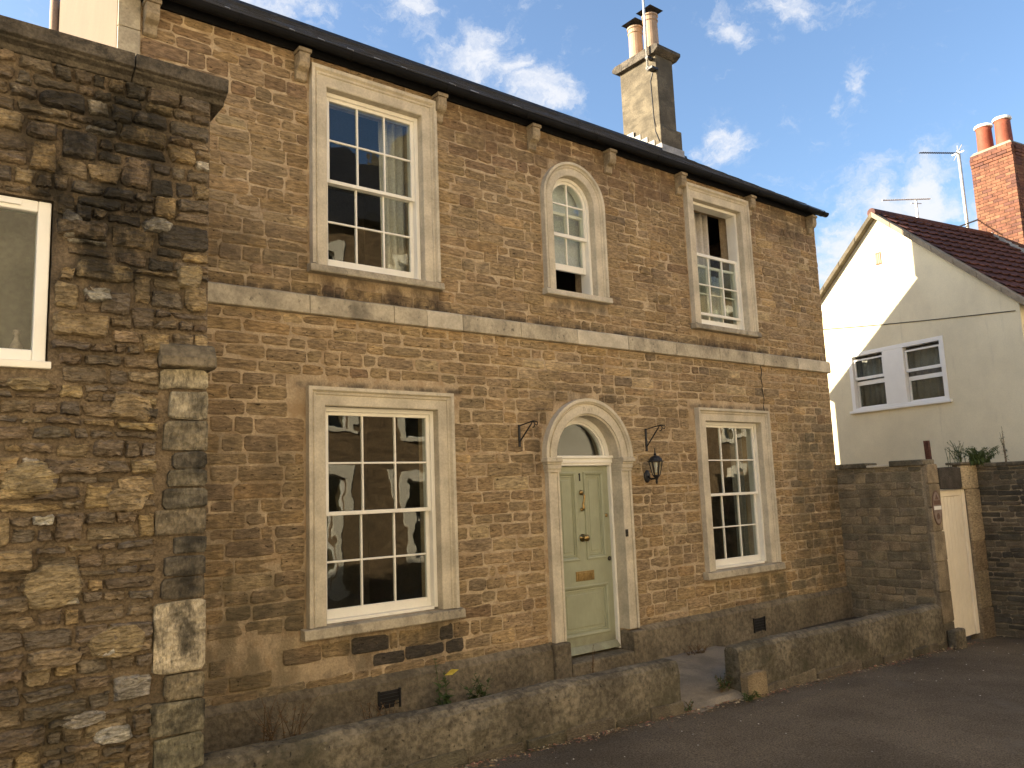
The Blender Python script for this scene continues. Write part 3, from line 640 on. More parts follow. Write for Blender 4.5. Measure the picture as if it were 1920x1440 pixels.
arch_frame(m, q['c'], q['ri']-.001, f, q['b0']+.03, q['sp'], -.21, -.05); m.fbox(FA, q['c']-q['ri']+.001, q['c']+q['ri']-.001, q['b0']+.001, q['b0']+.03, -.21, -.052)
awin = m.build('window', 'white_paint', house, .003, segs=1)
sweep(FA, arch_path(q), pr).build('arch', 'ashlar', awin, smooth=False)
sweep(FA, [lambda s: (q['c']-q['ri']-s, q['sp']), lambda s: (q['c']-q['ri']-s, q['b0'])], pr).build('jamb', 'ashlar', awin)
sweep(FA, [lambda s: (q['c']+q['ri']+s, q['b0']), lambda s: (q['c']+q['ri']+s, q['sp'])], pr).build('jamb', 'ashlar', awin)
MB().prism(Fr((q['c']-q['ro']-.03, 0, 0), (0, 1, 0), (1, 0, 0)), [(.2, q['b0']-.08), (.2, q['b0']+.012), (.03, q['b0']+.001), (-.085, q['b0']-.01), (-.095, q['b0']-.07), (-.09, q['b0']-.08)][::-1], 0, 2*q['ro']+.06).build('sill', 'ashlar', awin, .006)
mid = 4.80; ia, ib = q['c']-q['ri']+.03, q['c']+q['ri']-.03; r = q['ri']-.03
m = MB(); arch_frame(m, q['c'], r, .042, mid, q['sp'], -.113, -.075); m.fbox(FA, ia, ib, mid-.02, mid+.022, -.113, -.074)
m.fbox(FA, q['c']-.009, q['c']+.009, mid+.02, q['sp']+r-.03, -.108, -.08); m.fbox(FA, ia+.03, ib-.03, q['sp']-.01, q['sp']+.008, -.106, -.082)
m.build('sash', 'white_paint', awin)
for sgn in (-1, 1):
    x0, x1 = sorted((q['c']+sgn*.006, q['c']+sgn*(r-.035))); pane(FA, awin, x0, x1, mid+.018, q['sp']-.006, -.095)
    rr = r-.035; pl = [(q['c']+sgn*.006, q['sp']+.004)]+[(q['c']+sgn*rr*math.cos(t), q['sp']+.004+rr*math.sin(t)) for t in [math.pi/2*i/8*.99 for i in range(9)]]
    if sgn < 0: pl = pl[::-1]
    pane(FA, awin, x0, x1, q['sp'], q['sp']+rr, -.095, poly=pl)
sash(FA, awin, ia, ib, q['b0']+.30, mid+.30, -.118, cols=2, rows=1, top=.036, bot=.08)

# --- door
q = DOR; wd = q['ro']-q['ri']
for sgn, nm in ((-1, 'pilaster'), (1, 'pilaster')):
    x0, x1 = (q['c']-q['ro']+.03, q['c']-q['ri']) if sgn < 0 else (q['c']+q['ri'], q['c']+q['ro']-.03)
    m = MB(); m.fbox(FA, x0, x1, .145, q['sp']-.16, -.2, .045)
    o0 = x0 if sgn < 0 else x1-.035; m.fbox(FA, o0, o0+.035, .146, q['sp']-.16, .04, .062)
    o1 = x1-.028 if sgn < 0 else x0; m.fbox(FA, o1, o1+.028, .147, q['sp']-.16, .04, .058)
    pil = m.build(nm, 'ashlar', house, .004)
    m = MB()
    for (b0, b1, d, e) in [(-.16, -.125, .066, .008), (-.125, -.075, .078, .016), (-.075, -.05, .086, .026), (-.05, -.012, .104, .042), (-.012, .003, .096, .034)]:
        m.fbox(FA, x0-(e if sgn < 0 else .0), x1+(e if sgn > 0 else .0)+(.018 if sgn < 0 else 0), q['sp']+b0, q['sp']+b1-.0005, -.2, d)
    m.build('capital', 'ashlar', pil, .005)
PD = [(0, -.2), (0, .03), (.02, .04), (.022, .055), (.115, .055), (.12, .04), (.133, .04), (.138, .058), (.15, .066), (.16, .08), (wd, .08), (wd, -.02)]
darch = sweep(FA, arch_path(q, 36), PD).build('arch', 'ashlar', house)
# faint traces of old lettering on the arch
lz = q['sp']+q['ri']+.045; tr3 = [MB(), MB(), MB()]
for k, dx, w2, h2 in ((0, -.075, .012, .05), (0, -.05, .012, .05), (1, .0, .012, .035), (1, .025, .012, .035), (2, .062, .01, .045)): tr3[k].fbox(FA, q['c']+dx-w2/2, q['c']+dx+w2/2, lz, lz+h2, .05, .0553)
tr3[0].fbox(FA, q['c']-.07, q['c']-.055, lz+.041, lz+.051, .05, .0554); tr3[1].fbox(FA, q['c']-.001, q['c']+.026, lz-.001, lz+.008, .05, .0555)
for t3 in tr3: t3.build('letter_trace', 'ashlar_sooty', darch)
dl, dr, db, dt = q['c']-q['ri'], q['c']+q['ri'], -.055, 2.045
YD = -.15
fr_ = MB(); fr_.fbox(FA, dl+.001, dl+.032, -.08, dt, -.24, YD+.045); fr_.fbox(FA, dr-.032, dr-.001, -.08, dt, -.24, YD+.045)
frame = fr_.build('door_frame', 'white_paint', house, .004)
m = MB(); m.fbox(FA, dl+.001, dr-.001, dt, dt+.03, -.24, YD+.05); m.fbox(FA, dl+.001, dr-.001, dt+.03, dt+.085, -.24, YD+.065); m.fbox(FA, dl+.001, dr-.001, dt+.085, dt+.115, -.24, YD+.085)
m.build('transom', 'white_paint', frame, .004)
fl = dt+.115; rf_ = q['ri']-.001; cz = max(fl, q['sp'])
m = MB(); arch_frame(m, q['c'], rf_, .06, fl, q['sp']+.0, -.24, YD+.02); arch_frame(m, q['c'], rf_-.058, .025, fl, q['sp'], -.22, YD)
m.build('fanlight_frame', 'white_paint', frame)
rr = rf_-.075; pl = [(q['c']-rr, fl)]+[(q['c']+rr, fl)]+[(q['c']+rr*math.cos(math.pi*i/16), q['sp']+.04+rr*math.sin(math.pi*i/16)*.98) for i in range(17)]
pane(FA, frame, q['c']-rr, q['c']+rr, fl, q['sp']+rr, -.19, 'glass_old', pl)
# leaf
ea, eb = dl+.034, dr-.034
PAN = [(ea+.10, q['c']-.075, .98, 1.955), (q['c']+.075, eb-.10, .98, 1.955), (ea+.10, eb-.10, .135, .66)]
door = holed_wall(FA, [(ea, db), (eb, db), (eb, dt-.004), (ea, dt-.004)], [[(a0, b0), (a1, b0), (a1, b1), (a0, b1)] for a0, a1, b0, b1 in PAN], YD-.045, YD).build('door', 'sage_paint', house)
for a0, a1, b0, b1 in PAN:
    o = MB().fbox(FA, a0, a1, b0, b1, YD-.04, YD-.02).build('panel', 'sage_paint', door)
    P4 = [lambda s, a0=a0, b0=b0: (a0-s, b0-s), lambda s, a1=a1, b0=b0: (a1+s, b0-s), lambda s, a1=a1, b1=b1: (a1+s, b1+s), lambda s, a0=a0, b1=b1: (a0-s, b1+s), lambda s, a0=a0, b0=b0: (a0-s, b0-s)]
    sweep(FA, P4, [(-.045, YD-.021), (-.04, YD-.008), (-.024, YD-.012), (-.016, YD+.006), (-.004, YD+.012), (.006, YD+.016), (.018, YD+.012), (.02, YD-.004)]).build('moulding', 'sage_paint', door)
    MB().fbox(FA, a0+.075, a1-.075, b0+.075, b1-.075, YD-.03, YD-.013).build('panel', 'sage_paint', door, .008)
m = MB(); m.prism(Fr((ea, 0, 0), (0, 1, 0), (1, 0, 0)), [(-YD+.0, db), (-YD, db+.075), (-YD-.02, db+.07), (-YD-.075, db+.012), (-YD-.075, db)][::-1], .0, eb-ea); m.build('weather_bar', 'sage_paint', door, .004)
m = MB(); m.fbox(FA, q['c']-.008, q['c']+.008, 1.868, 1.958, YD, YD+.008); m.prism(FA, [(q['c']-.02, 1.94), (q['c']-.006, 1.945), (q['c']-.006, 1.958)], YD, YD+.008)
m.build('number_one', 'iron', door)
# knocker
m = MB(); k = (q['c']+.01)
m.lathe(FA.p(k, 1.735, YD), [(.03, 0), (.032, .008), (.022, .02), (.012, .026)], 12, (0, -1, 0))
m.tube([FA.p(k, 1.735, YD+.03), FA.p(k+.012, 1.69, YD+.045), FA.p(k+.008, 1.64, YD+.04), FA.p(k-.004, 1.6, YD+.035), FA.p(k+.004, 1.555, YD+.04), FA.p(k, 1.53, YD+.03)], [.012, .013, .010, .011, .017, .02], 8)
m.lathe(FA.p(k, 1.54, YD), [(.022, 0), (.022, .01), (.012, .02)], 10, (0, -1, 0)); m.build('knocker', 'brass', door, smooth=True)
MB().lathe(FA.p(q['c'], 1.215, YD), [(.045, 0), (.046, .008), (.018, .014), (.016, .04), (.032, .05), (.042, .066), (.04, .084), (.022, .094), (.006, .096)], 16, (0, -1, 0)).build('door_knob', 'brass', door, smooth=True)
m = MB(); m.fbox(FA, 6.315, 6.60, .73, .84, YD, YD+.009); lp = m.build('letter_plate', 'brass', door, .004)
m = MB(); m.fbox(FA, 6.345, 6.565, .75, .822, YD+.009, YD+.016); m.fbox(FA, 6.535, 6.55, .765, .81, YD+.012, YD+.024)
m.build('letter_flap', 'brass', door, .004)
MB().lathe(FA.p(eb-.055, 1.455, YD), [(.022, 0), (.022, .012), (.008, .016)], 12, (0, -1, 0)).build('lock', 'brass', door, smooth=True)
MB().lathe(FA.p(eb-.04, .95, YD), [(.026, 0), (.026, .012), (.01, .016)], 12, (0, -1, 0)).build('lock', 'tarnish', door, smooth=True)
m = MB(); m.fbox(FA, 6.945, 6.985, 1.20, 1.285, .05, .07); m.lathe(FA.p(6.965, 1.25, .07), [(.012, 0), (.012, .008), (.006, .012)], 10, (0, -1, 0)); m.build('bell_push', 'tarnish', house, .004)
# crack / cable down the wall at the right
Rc = random.Random(2)
MB().tube([FA.p(9.99+.012*math.sin(i*1.3)+(.03 if i > 12 else 0)-.0025*i, 3.62-.042*i, .013) for i in range(21)], .0055, 5).build('cable', 'iron', house)

# --- eaves: brackets, soffit, gutter, slates
for x in (1.60, 2.945, 4.49, 5.79, 7.04, 8.40, 9.97, 11.60):
    m = MB(); m.prism(Fr((x-.055, 0, 0), (0, 1, 0), (1, 0, 0)), [(0, 5.70), (-.04, 5.715), (-.052, 5.79), (-.105, 5.815), (-.125, 5.86), (-.125, 5.955), (0, 5.955)], 0, .11)
    b = m.build('bracket', 'bracket_stone', house, .008)
    MB().box(x-.065, x+.065, -.14, -.001, 5.955, 5.992).build('bracket_cap', 'bracket_stone', b, .005)
X0, X1 = HX0+.02, HX1+.09
m = MB(); m.box(X0, HX1+.03, -.03, -.002, 5.995, 6.14); m.box(X0, X1, -.1, -.03, 6.07, 6.14); m.build('fascia', 'gutter_black', house)
GY, GZ = -.158, 6.062
def gutter_ring(x0, x1, ro, ri):
    pp = [(GY+ro*math.cos(math.pi+math.pi*i/8), GZ+ro*math.sin(math.pi+math.pi*i/8)) for i in range(9)]+[(GY+ri*math.cos(2*math.pi-math.pi*i/8), GZ+.001+ri*math.sin(2*math.pi-math.pi*i/8)) for i in range(9)]
    n = len(pp); vs = [(x0, y, z) for y, z in pp]+[(x1, y, z) for y, z in pp]
    return MB().add(vs, [(i, (i+1) % n, (i+1) % n+n, i+n) for i in range(n)]+[tuple(range(n)), tuple(reversed(range(n, 2*n)))])
gut = gutter_ring(X0, X1+.03, .056, .048).build('gutter', 'gutter_black', house)
for x in (2.3, 3.4, 4.5, 5.6, 6.7, 7.8, 8.9, 10.0, 10.9, 11.3, 11.75): gutter_ring(x, x+.03, .063, .0565).build('gutter_clip', 'gutter_black', gut)
SL = .70; RY = 2.6; EY = -.2
def roof_z(y): return 6.085+SL*(y-EY)
m = MB(); P = [(-.1, roof_z(-.1)-.07), (RY, roof_z(RY)-.10), (RY, roof_z(RY)-.03), (-.1, roof_z(-.1)-.03)]
m.prism(Fr((HX0, 0, 0), (0, 1, 0), (1, 0, 0)), P, 0.0, HX1+.05-HX0)
yr = 6.1; zr = roof_z(RY)-SL*(yr-RY); m.prism(Fr((1.9, 0, 0), (0, 1, 0), (1, 0, 0)), [(RY+.001, roof_z(RY)-.10), (yr, zr-.10), (yr, zr-.02), (RY+.001, roof_z(RY)-.02)], 0, HX1+.05-1.9)
roof = m.build('roof', 'slate', house)
# slates: the lower courses one by one, shared mesh
Rs = random.Random(8); ang = math.atan(SL); SLW, SLH, EXP = .30, .42, .19
def slate_mesh(seed):
    r = random.Random(seed); j = lambda: r.uniform(-.004, .004)
    m = MB(); t = .008
    q = [(-SLW/2+.003, j()), (0, j()), (SLW/2-.003, j()), (SLW/2-.003, SLH), (-SLW/2+.003, SLH)]
    n = 5; vs = [(x, s, 0) for x, s in q]+[(x, s, t) for x, s in q]
    m.add(vs, [tuple(reversed(range(n))), tuple(range(n, 2*n))]+[(i, (i+1) % n, (i+1) % n+n, i+n) for i in range(n)])
    me = bpy.data.meshes.new('slate'); me.from_pydata(m.v, [], m.f); me.materials.append(MATS['slate']); return me
smesh = [slate_mesh(i) for i in range(5)]; rest = MB(); rows = int((RY+.3)/math.cos(ang)/EXP)
for row in range(rows):
    s = row*EXP; y = EY+s*math.cos(ang); z = roof_z(EY)+s*math.sin(ang); nx = int((X1-HX0)/SLW)
    for i in range(nx+1):
        x = HX0+SLW*(i+.5*(row % 2))+.1+Rs.uniform(-.003, .003)
        if x > X1-.1: continue
        rot = Matrix.Rotation(ang-rad(1.3)+Rs.uniform(-.006, .006), 4, 'X'); me = smesh[Rs.randrange(5)]
        M_ = Matrix.Translation((x, y, z-.012+Rs.uniform(0, .005)))@rot
        if row < 3 or x > X1-.7:
            o = bpy.data.objects.new('slate', me); sc.collection.objects.link(o); o.parent = roof; o.matrix_local = M_
        else:
            rest.add([M_@v.co for v in me.vertices], [tuple(p.vertices) for p in me.polygons])
o = rest.build('slating', 'slate', roof); o['kind'] = 'stuff'
for i in range(14):
    if i in (3, 9, 12): continue
    x = HX0+SLW*(i+.5)+.1; s1 = EXP*Rs.uniform(.55, .95)
    MB().hexa([(x-.006, EY+.002, roof_z(EY)-.006), (x+.006, EY+.002, roof_z(EY)-.006), (x+.006, EY+s1*math.cos(ang), roof_z(EY)+s1*math.sin(ang)-.006), (x-.006, EY+s1*math.cos(ang), roof_z(EY)+s1*math.sin(ang)-.006),
               (x-.006, EY+.002, roof_z(EY)+.006), (x+.006, EY+.002, roof_z(EY)+.006), (x+.006, EY+s1*math.cos(ang), roof_z(EY)+s1*math.sin(ang)+.004), (x-.006, EY+s1*math.cos(ang), roof_z(EY)+s1*math.sin(ang)+.004)]).build('slate_clip', 'lead', roof)
m = MB()
for i in range(22): m.tube([(HX0+.48*i, RY, roof_z(RY)-.055), (min(X1, HX0+.48*(i+1)-.01), RY, roof_z(RY)-.055)], .08, 10)
m.build('ridge_tiles', 'slate', roof)

# --- chimney of the house
CX0, CX1, CY0, CY1 = 11.19, 11.66, 2.56, 3.50
m = MB(); m.box(CX0, CX1, CY0, CY1, 7.6, 9.93)
chim = m.build('chimney', 'chimney_render', house, .012)
MB().box(CX0-.02, CX1+.115, CY0-.02, CY1+.03, 7.5, 8.50).build('chimney_base', 'chimney_render', chim, .015)
m = MB(); m.prism(Fr((CX0-.09, 0, 0), (0, 1, 0), (1, 0, 0)), [(CY0-.02, 9.93), (CY1+.02, 9.93), (CY1+.13, 9.995), (CY1+.13, 10.06), (CY1+.05, 10.10), (CY0-.05, 10.10), (CY0-.13, 10.06), (CY0-.13, 9.995)], 0, CX1-CX0+.2)
m.build('chimney_cap', 'dark_coping', chim, .012)
for i in range(5):
    MB().box(CX0-.036, CX0-.018, CY0-.03+.17*i, CY0-.03+.17*i+.172, roof_z(CY0+.17*i)-.02, roof_z(CY0+.17*i)+.12).build('flashing', 'lead', chim)
m = MB(); m.box(CX0-.03, CX1+.13, CY0-.04, CY0-.021, roof_z(CY0)-.06, roof_z(CY0)+.1); m.build('flashing', 'lead', chim)
for y, h in ((3.24, .78), (2.84, .84)):
    c = ((CX0+CX1)/2, y, 10.09); r0 = .14
    MB().lathe(c, [(r0+.035, 0), (r0+.02, .05), (r0+.005, .08), (r0-.004, h-.14), (r0+.012, h-.13), (r0+.012, h-.11), (r0, h-.10), (r0, h-.04), (r0+.02, h-.03), (r0+.02, h), (r0-.02, h+.005), (r0-.02, h-.1)], 20).build('chimney_pot', 'buff_clay', chim, smooth=False)
    m = MB(); t = 10.09+h
    for k in range(10): a = 2*math.pi*k/10; m.tube([(c[0]+.1*math.cos(a), y+.1*math.sin(a), t-.02), (c[0]+.1*math.cos(a), y+.1*math.sin(a), t+.1)], .006, 4)
    s_ = .19; m.add([(c[0]-s_, y-s_, t+.09), (c[0]+s_, y-s_, t+.09), (c[0]+s_, y+s_, t+.09), (c[0]-s_, y+s_, t+.09), (c[0], y, t+.19)], [(0, 1, 4), (1, 2, 4), (2, 3, 4), (3, 0, 4), (3, 2, 1, 0)])
    m.build('cowl', 'iron', chim)
# aerial mast strapped to the chimney
mast = thing('aerial_mast', 'white aerial mast strapped to the rendered chimney beside its buff pots', 'mast', (11.07, 2.67, 9.6))
MB().tube([(11.05, 2.655, 9.58), (11.05, 2.655, 12.2)], .023, 10).build('pole', 'galvanised', mast, smooth=True)
m = MB(); m.box(11.03, CX0+.03, 2.62, 2.69, 9.62, 9.67); m.box(11.03, CX0+.02, CY0-.03, 2.66, 9.60, 9.64); m.build('bracket', 'iron', mast); MB().box(11.03, CX0+.03, 2.62, 2.69, 9.84, 9.88).build('bracket', 'iron', mast)
MB().tube([(CX0-.006, 2.66, 9.6), (CX0-.006, 2.72, 9.45), (CX0-.006, 2.70, 8.7), (CX0-.026, 2.66, 8.4), (CX0-.028, 2.58, 8.18)], .008, 5).build('cable', 'iron', mast)

MB().tube([(1.31, 3.13, 2.5), (1.31, 3.13, 7.9)], .05, 10).build('downpipe', 'buff_clay', house, smooth=True)

# ================================================================== fixtures beside the door
def basket_bracket(x, z1, z0, label):
    t = thing('basket_bracket', label, 'bracket', (x, 0, z0), 'iron basket brackets beside the door')
    MB().box(x-.013, x+.013, -.02, -.008, z0, z1).build('back_plate', 'iron', t)
    L_ = .30
    MB().tube([(x, -.015, z1-.012), (x, -L_*.86, z1+.02), (x, -L_, z1+.012)], .007, 6).build('arm', 'iron', t)
    MB().tube([(x, -.018, z0+.055), (x, -L_*.72, z1-.015)], .008, 6).build('strut', 'iron', t)
    MB().tube([(x, -L_*.72+.03*math.cos(a)-.035, z1-.018+.03*math.sin(a)) for a in [i*.5 for i in range(11)]], .006, 5).build('scroll', 'iron', t)
    MB().tube([(x, -L_+.02*math.cos(a)-.01, z1-.008+.02*math.sin(a)) for a in [1.5+i*.5 for i in range(10)]], .005, 5).build('hook', 'iron', t)
basket_bracket(5.44, 2.49, 2.25, 'black iron basket bracket on the wall between door arch and larger sash window')
basket_bracket(7.45, 2.49, 2.21, 'black iron basket bracket on the wall directly above the lantern')
lan = thing('wall_lantern', 'black metal carriage lantern on the wall right of the green door', 'lantern', (7.43, 0, 1.8))
lx, ly = 7.43, -.16
MB().lathe((lx, -.002, 1.90), [(.055, 0), (.052, .015), (.03, .025)], 14, (0, -1, 0), 1.45).build('back_plate', 'iron', lan, smooth=True)
MB().tube([(lx, -.02, 1.90), (lx, -.07, 1.865), (lx, -.13, 1.868), (lx, ly, 1.90)], .012, 7).build('arm', 'iron', lan, smooth=True)
MB().lathe((lx, ly, 1.80), [(.006, 0), (.016, .03), (.012, .05), (.03, .085), (.046, .10), (.046, .112)], 12).build('base', 'iron', lan, smooth=True)
m = MB()
for k in range(6):
    a = 2*math.pi*k/6+.3; m.tube([(lx+.045*math.cos(a), ly+.045*math.sin(a), 1.91), (lx+.082*math.cos(a), ly+.082*math.sin(a), 2.075)], .006, 5)
m.build('cage', 'iron', lan)
m = MB(); vs = []
for k in range(6):
    a = 2*math.pi*k/6+.3; vs += [(lx+.043*math.cos(a), ly+.043*math.sin(a), 1.912), (lx+.079*math.cos(a), ly+.079*math.sin(a), 2.072)]
m.add(vs, [(2*k, 2*((k+1) % 6), 2*((k+1) % 6)+1, 2*k+1) for k in range(6)]); m.build('glass', 'glass_flat', lan)
MB().lathe((lx, ly, 1.94), [(.012, 0), (.012, .06), (.02, .07), (.02, .11), (.006, .125)], 10).build('bulb', 'white_plastic', lan, smooth=True)
MB().lathe((lx, ly, 2.07), [(.105, 0), (.108, .006), (.085, .01), (.075, .04), (.05, .065), (.02, .075), (.012, .08), (.018, .095), (.008, .11), (.004, .165)], 12).build('roof', 'iron', lan)

# ================================================================== curtains behind the windows
def curtain(name, label, a0, a1, b0, b1, y, mat, folds=7, amp=.03, group=None, top_in=0.0):
    n = folds*8; vs = []; fs = []
    for j, (b, sq) in enumerate([(b1, 1), ((b0+b1)/2, .93), (b0, .9)]):
        for i in range(n+1):
            t = i/n; a = a0+(a1-a0)*(.5+(t-.5)*sq); vs.append((a, y+amp*math.sin(t*folds*2*math.pi)+.01*math.sin(t*17+j), b))
    for j in range(2):
        for i in range(n): k = j*(n+1)+i; fs.append((k, k+1, k+n+2, k+n+1))
    o = MB().add(vs, fs).build(name, mat, None, smooth=True); s = o.modifiers.new('solid', 'SOLIDIFY'); s.thickness = .006
    return tag(o, label, 'curtain', group)
curtain('curtain', 'pale grey curtain drawn aside behind the closed upper floor sash window', 3.98, 4.38, 3.7, 5.85, .36, 'cloth', 4)
curtain('curtain', 'dark grey curtain drawn aside behind the lower sash window beyond the lantern', 9.62, 9.95, .4, 2.75, .36, 'cloth_dark', 4)
curtain('curtain', 'pale curtain hanging in the half open upper sash window near the house corner', 8.98, 9.5, 3.75, 5.8, .40, 'cloth', 4, .035)
curtain('curtain', 'pale blue grey net curtain across the lower half of the half open upper window', 8.62, 9.85, 3.7, 4.85, .46, 'blind', 9, .02)
tag(MB().box(ARC['c']-.33, ARC['c']+.33, .245, .252, 4.42, 5.6).build('roller_blind', 'blind'), 'pale blind drawn down behind the arched upper window', 'blind')

# ================================================================== rubble building at the left
RBY = -1.45; FB = Fr((0, RBY, 0), (1, 0, 0), (0, -1, 0)); RX0, RX1 = -3.2, 1.665
rub = thing('rubble_building', 'rough rubble stone building with white framed window and weathered stone coping', 'building', (-.8, -.8, -.3))
WX0, WX1, WZ0, WZ1 = -.55, .735, 2.625, 3.605
rwall = holed_wall(FB, [(RX0, -.9), (RX1, -.9), (RX1, 4.52), (RX0, 4.52)], [[(WX0-.01, WZ0-.01), (WX1+.01, WZ0-.01), (WX1+.01, WZ1+.01), (WX0-.01, WZ1+.01)]], -.3, 0).build('wall', 'rubble_mortar', rub)
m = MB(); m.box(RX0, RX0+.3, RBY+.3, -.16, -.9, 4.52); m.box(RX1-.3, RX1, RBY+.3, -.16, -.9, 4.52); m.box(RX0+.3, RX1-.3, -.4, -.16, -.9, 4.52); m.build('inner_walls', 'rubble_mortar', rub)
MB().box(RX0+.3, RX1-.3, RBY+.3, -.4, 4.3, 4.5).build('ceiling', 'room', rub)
Rr = random.Random(21)
QX = 1.365     # left edge of the quoins
RP = [(.24, .185, .12), (.27, .205, .128), (.21, .165, .11), (.29, .22, .136), (.24, .195, .14), (.2, .165, .12), (.31, .24, .15), (.26, .195, .125), (.19, .155, .112)]
def hclip(poly, ax, val, keep_less):
    out = []
    for i in range(len(poly)):
        A, B = poly[i], poly[(i+1) % len(poly)]; sa = (A[ax]-val)*(1 if keep_less else -1); sb = (B[ax]-val)*(1 if keep_less else -1)
        if sa <= 0: out.append(A)
        if (sa < 0 < sb) or (sb < 0 < sa): t = sa/(sa-sb); out.append((A[0]+(B[0]-A[0])*t, A[1]+(B[1]-A[1])*t))
    return out
lst = []
def rub_region(x0, x1, z0, z1, hlo, hhi):
    rows = []; z = z0
    while z < z1-hlo*.5:
        h = Rr.uniform(hlo, hhi)
        if z1-z-h < hlo*.7: h = z1-z
        rows.append((z, z+h)); z += h
    ph = [Rr.uniform(0, 99) for _ in range(len(rows)+1)]
    def bz(k, x):
        zz = rows[k][0] if k < len(rows) else rows[-1][1]
        if k in (0, len(rows)): return zz
        return zz+.035*mnoise.noise(Vector((x*1.3, ph[k], 0)))+.016*mnoise.noise(Vector((x*5, ph[k], 3)))
    taken = {}
    for k in range(len(rows)):
        for s0, s1 in free_spans(x0, x1, taken.get(k, [])):
            x = s0; tl = 0
            while x < s1-1e-6:
                w_ = Rr.choice([Rr.uniform(.07, .14), Rr.uniform(.11, .22), Rr.uniform(.16, .34)])
                if s1-x-w_ < .09: w_ = s1-x
                e = min(s1, x+w_); top = k+1; tr_ = Rr.uniform(-.025, .025) if e < s1-1e-6 else 0
                if Rr.random() < .16 and k+1 < len(rows) and .11 < e-x < .36 and not any(c0 < e and c1 > x for c0, c1 in taken.get(k+1, [])):
                    top = k+2; taken.setdefault(k+1, []).append((x, e))
                sh = Rr.uniform(0, .16)*(rows[min(top, len(rows))-1][1]-rows[k][0]); up = Rr.random() < .5
                lo_ = lambda xx: bz(k, xx)+(sh if not up else 0); hi_ = lambda xx: bz(top, xx)-(sh if up else 0)
                mid_ = [x+(e-x)*t for t in (.3, .7)]
                poly = [(x+tl*.5, lo_(x)), (mid_[0], lo_(mid_[0])), (mid_[1], lo_(mid_[1])), (e+tr_*.5, lo_(e)), (e-tr_*.5, hi_(e)), (mid_[1], hi_(mid_[1])), (mid_[0], hi_(mid_[0])), (x-tl*.5, hi_(x))]
                x = e; tl = tr_
                c = (sum(p[0] for p in poly)/8, sum(p[1] for p in poly)/8)
                if WX0-.02 < c[0] < WX1+.03 and WZ0-.07 < c[1] < WZ1+.02: continue
                x_, y_ = [min(p[i] for p in poly) for i in (0, 1)]; X_, Y_ = [max(p[i] for p in poly) for i in (0, 1)]
                if X_ > WX0-.02 and x_ < WX1+.02 and Y_ > WZ0-.06 and y_ < WZ1+.015:
                    if c[0] > WX1: poly = hclip(poly, 0, WX1+.02, False)
                    elif c[0] < WX0: poly = hclip(poly, 0, WX0-.02, True)
                    elif c[1] > WZ1: poly = hclip(poly, 1, WZ1+.015, False)
                    else: poly = hclip(poly, 1, WZ0-.06, True)
                    if len(poly) < 3: continue
                ar = (X_-x_)*(Y_-y_); g = rubble_geo(Rr, FB, poly, Rr.uniform(.014, .055)+min(.02, ar*.3), Rr.uniform(.006, .014))
                if not g: continue
                col = mixc(Rr, RP, .16); r = Rr.random()
                if r < .055: col = mixc(Rr, [(.50, .44, .32), (.55, .5, .4)], .1)
                elif r < .15 or top > k+1 and Rr.random() < .7: col = mixc(Rr, [(.40, .295, .15), (.37, .28, .155)], .15)
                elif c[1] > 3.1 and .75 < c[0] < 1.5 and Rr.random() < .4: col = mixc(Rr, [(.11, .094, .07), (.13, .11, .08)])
                lst.append((*g, col))
rub_region(RX0, QX, -.5, 2.7, .05, .115); rub_region(RX0, RX1, 2.7, 4.5, .05, .115)
# the boldest single stones
BIG = [('o', .647, .971, 1.20, 1.45), ('o', 1.0, 1.32, .874, 1.073), ('o', .53, .83, 1.83, 2.04), ('o', 1.076, 1.337, 2.278, 2.469), ('o', 1.447, 1.634, 3.155, 3.332),
       ('o', .529, .77, 2.44, 2.535), ('b', .697, .986, .87, .98), ('o', 1.077, 1.327, 1.72, 1.888), ('w', .775, .9, 3.402, 3.57), ('w', 1.229, 1.422, 3.51, 3.61),
       ('w', 1.052, 1.278, .40, .50), ('w', .87, 1.12, .52, .61), ('w', .909, 1.084, 3.01, 3.107), ('b', .857, 1.068, 1.96, 2.06)]
for kind, x0, x1, z0, z1 in BIG:
    cx, cz, rx, rz = (x0+x1)/2, (z0+z1)/2, (x1-x0)/2*1.06, (z1-z0)/2*1.12; ph0 = Rr.uniform(0, 1)
    poly = [(cx+rx*math.copysign(abs(math.cos(t))**.6, math.cos(t))*Rr.uniform(.86, 1.04), cz+rz*math.copysign(abs(math.sin(t))**.6, math.sin(t))*Rr.uniform(.86, 1.04)) for t in [ph0+2*math.pi*(i+Rr.uniform(-.3, .3))/7 for i in range(7)]]
    g = rubble_geo(Rr, FB, poly, .062 if kind != 'w' else .06, .004)
    lst.append((*g, {'o': mixc(Rr, [(.40, .31, .175), (.37, .285, .16)]), 'b': mixc(Rr, [(.33, .25, .15)]), 'w': mixc(Rr, [(.58, .53, .43)])}[kind]))
pieces_out(lst, 'stone', 'rubble_stone', rwall)
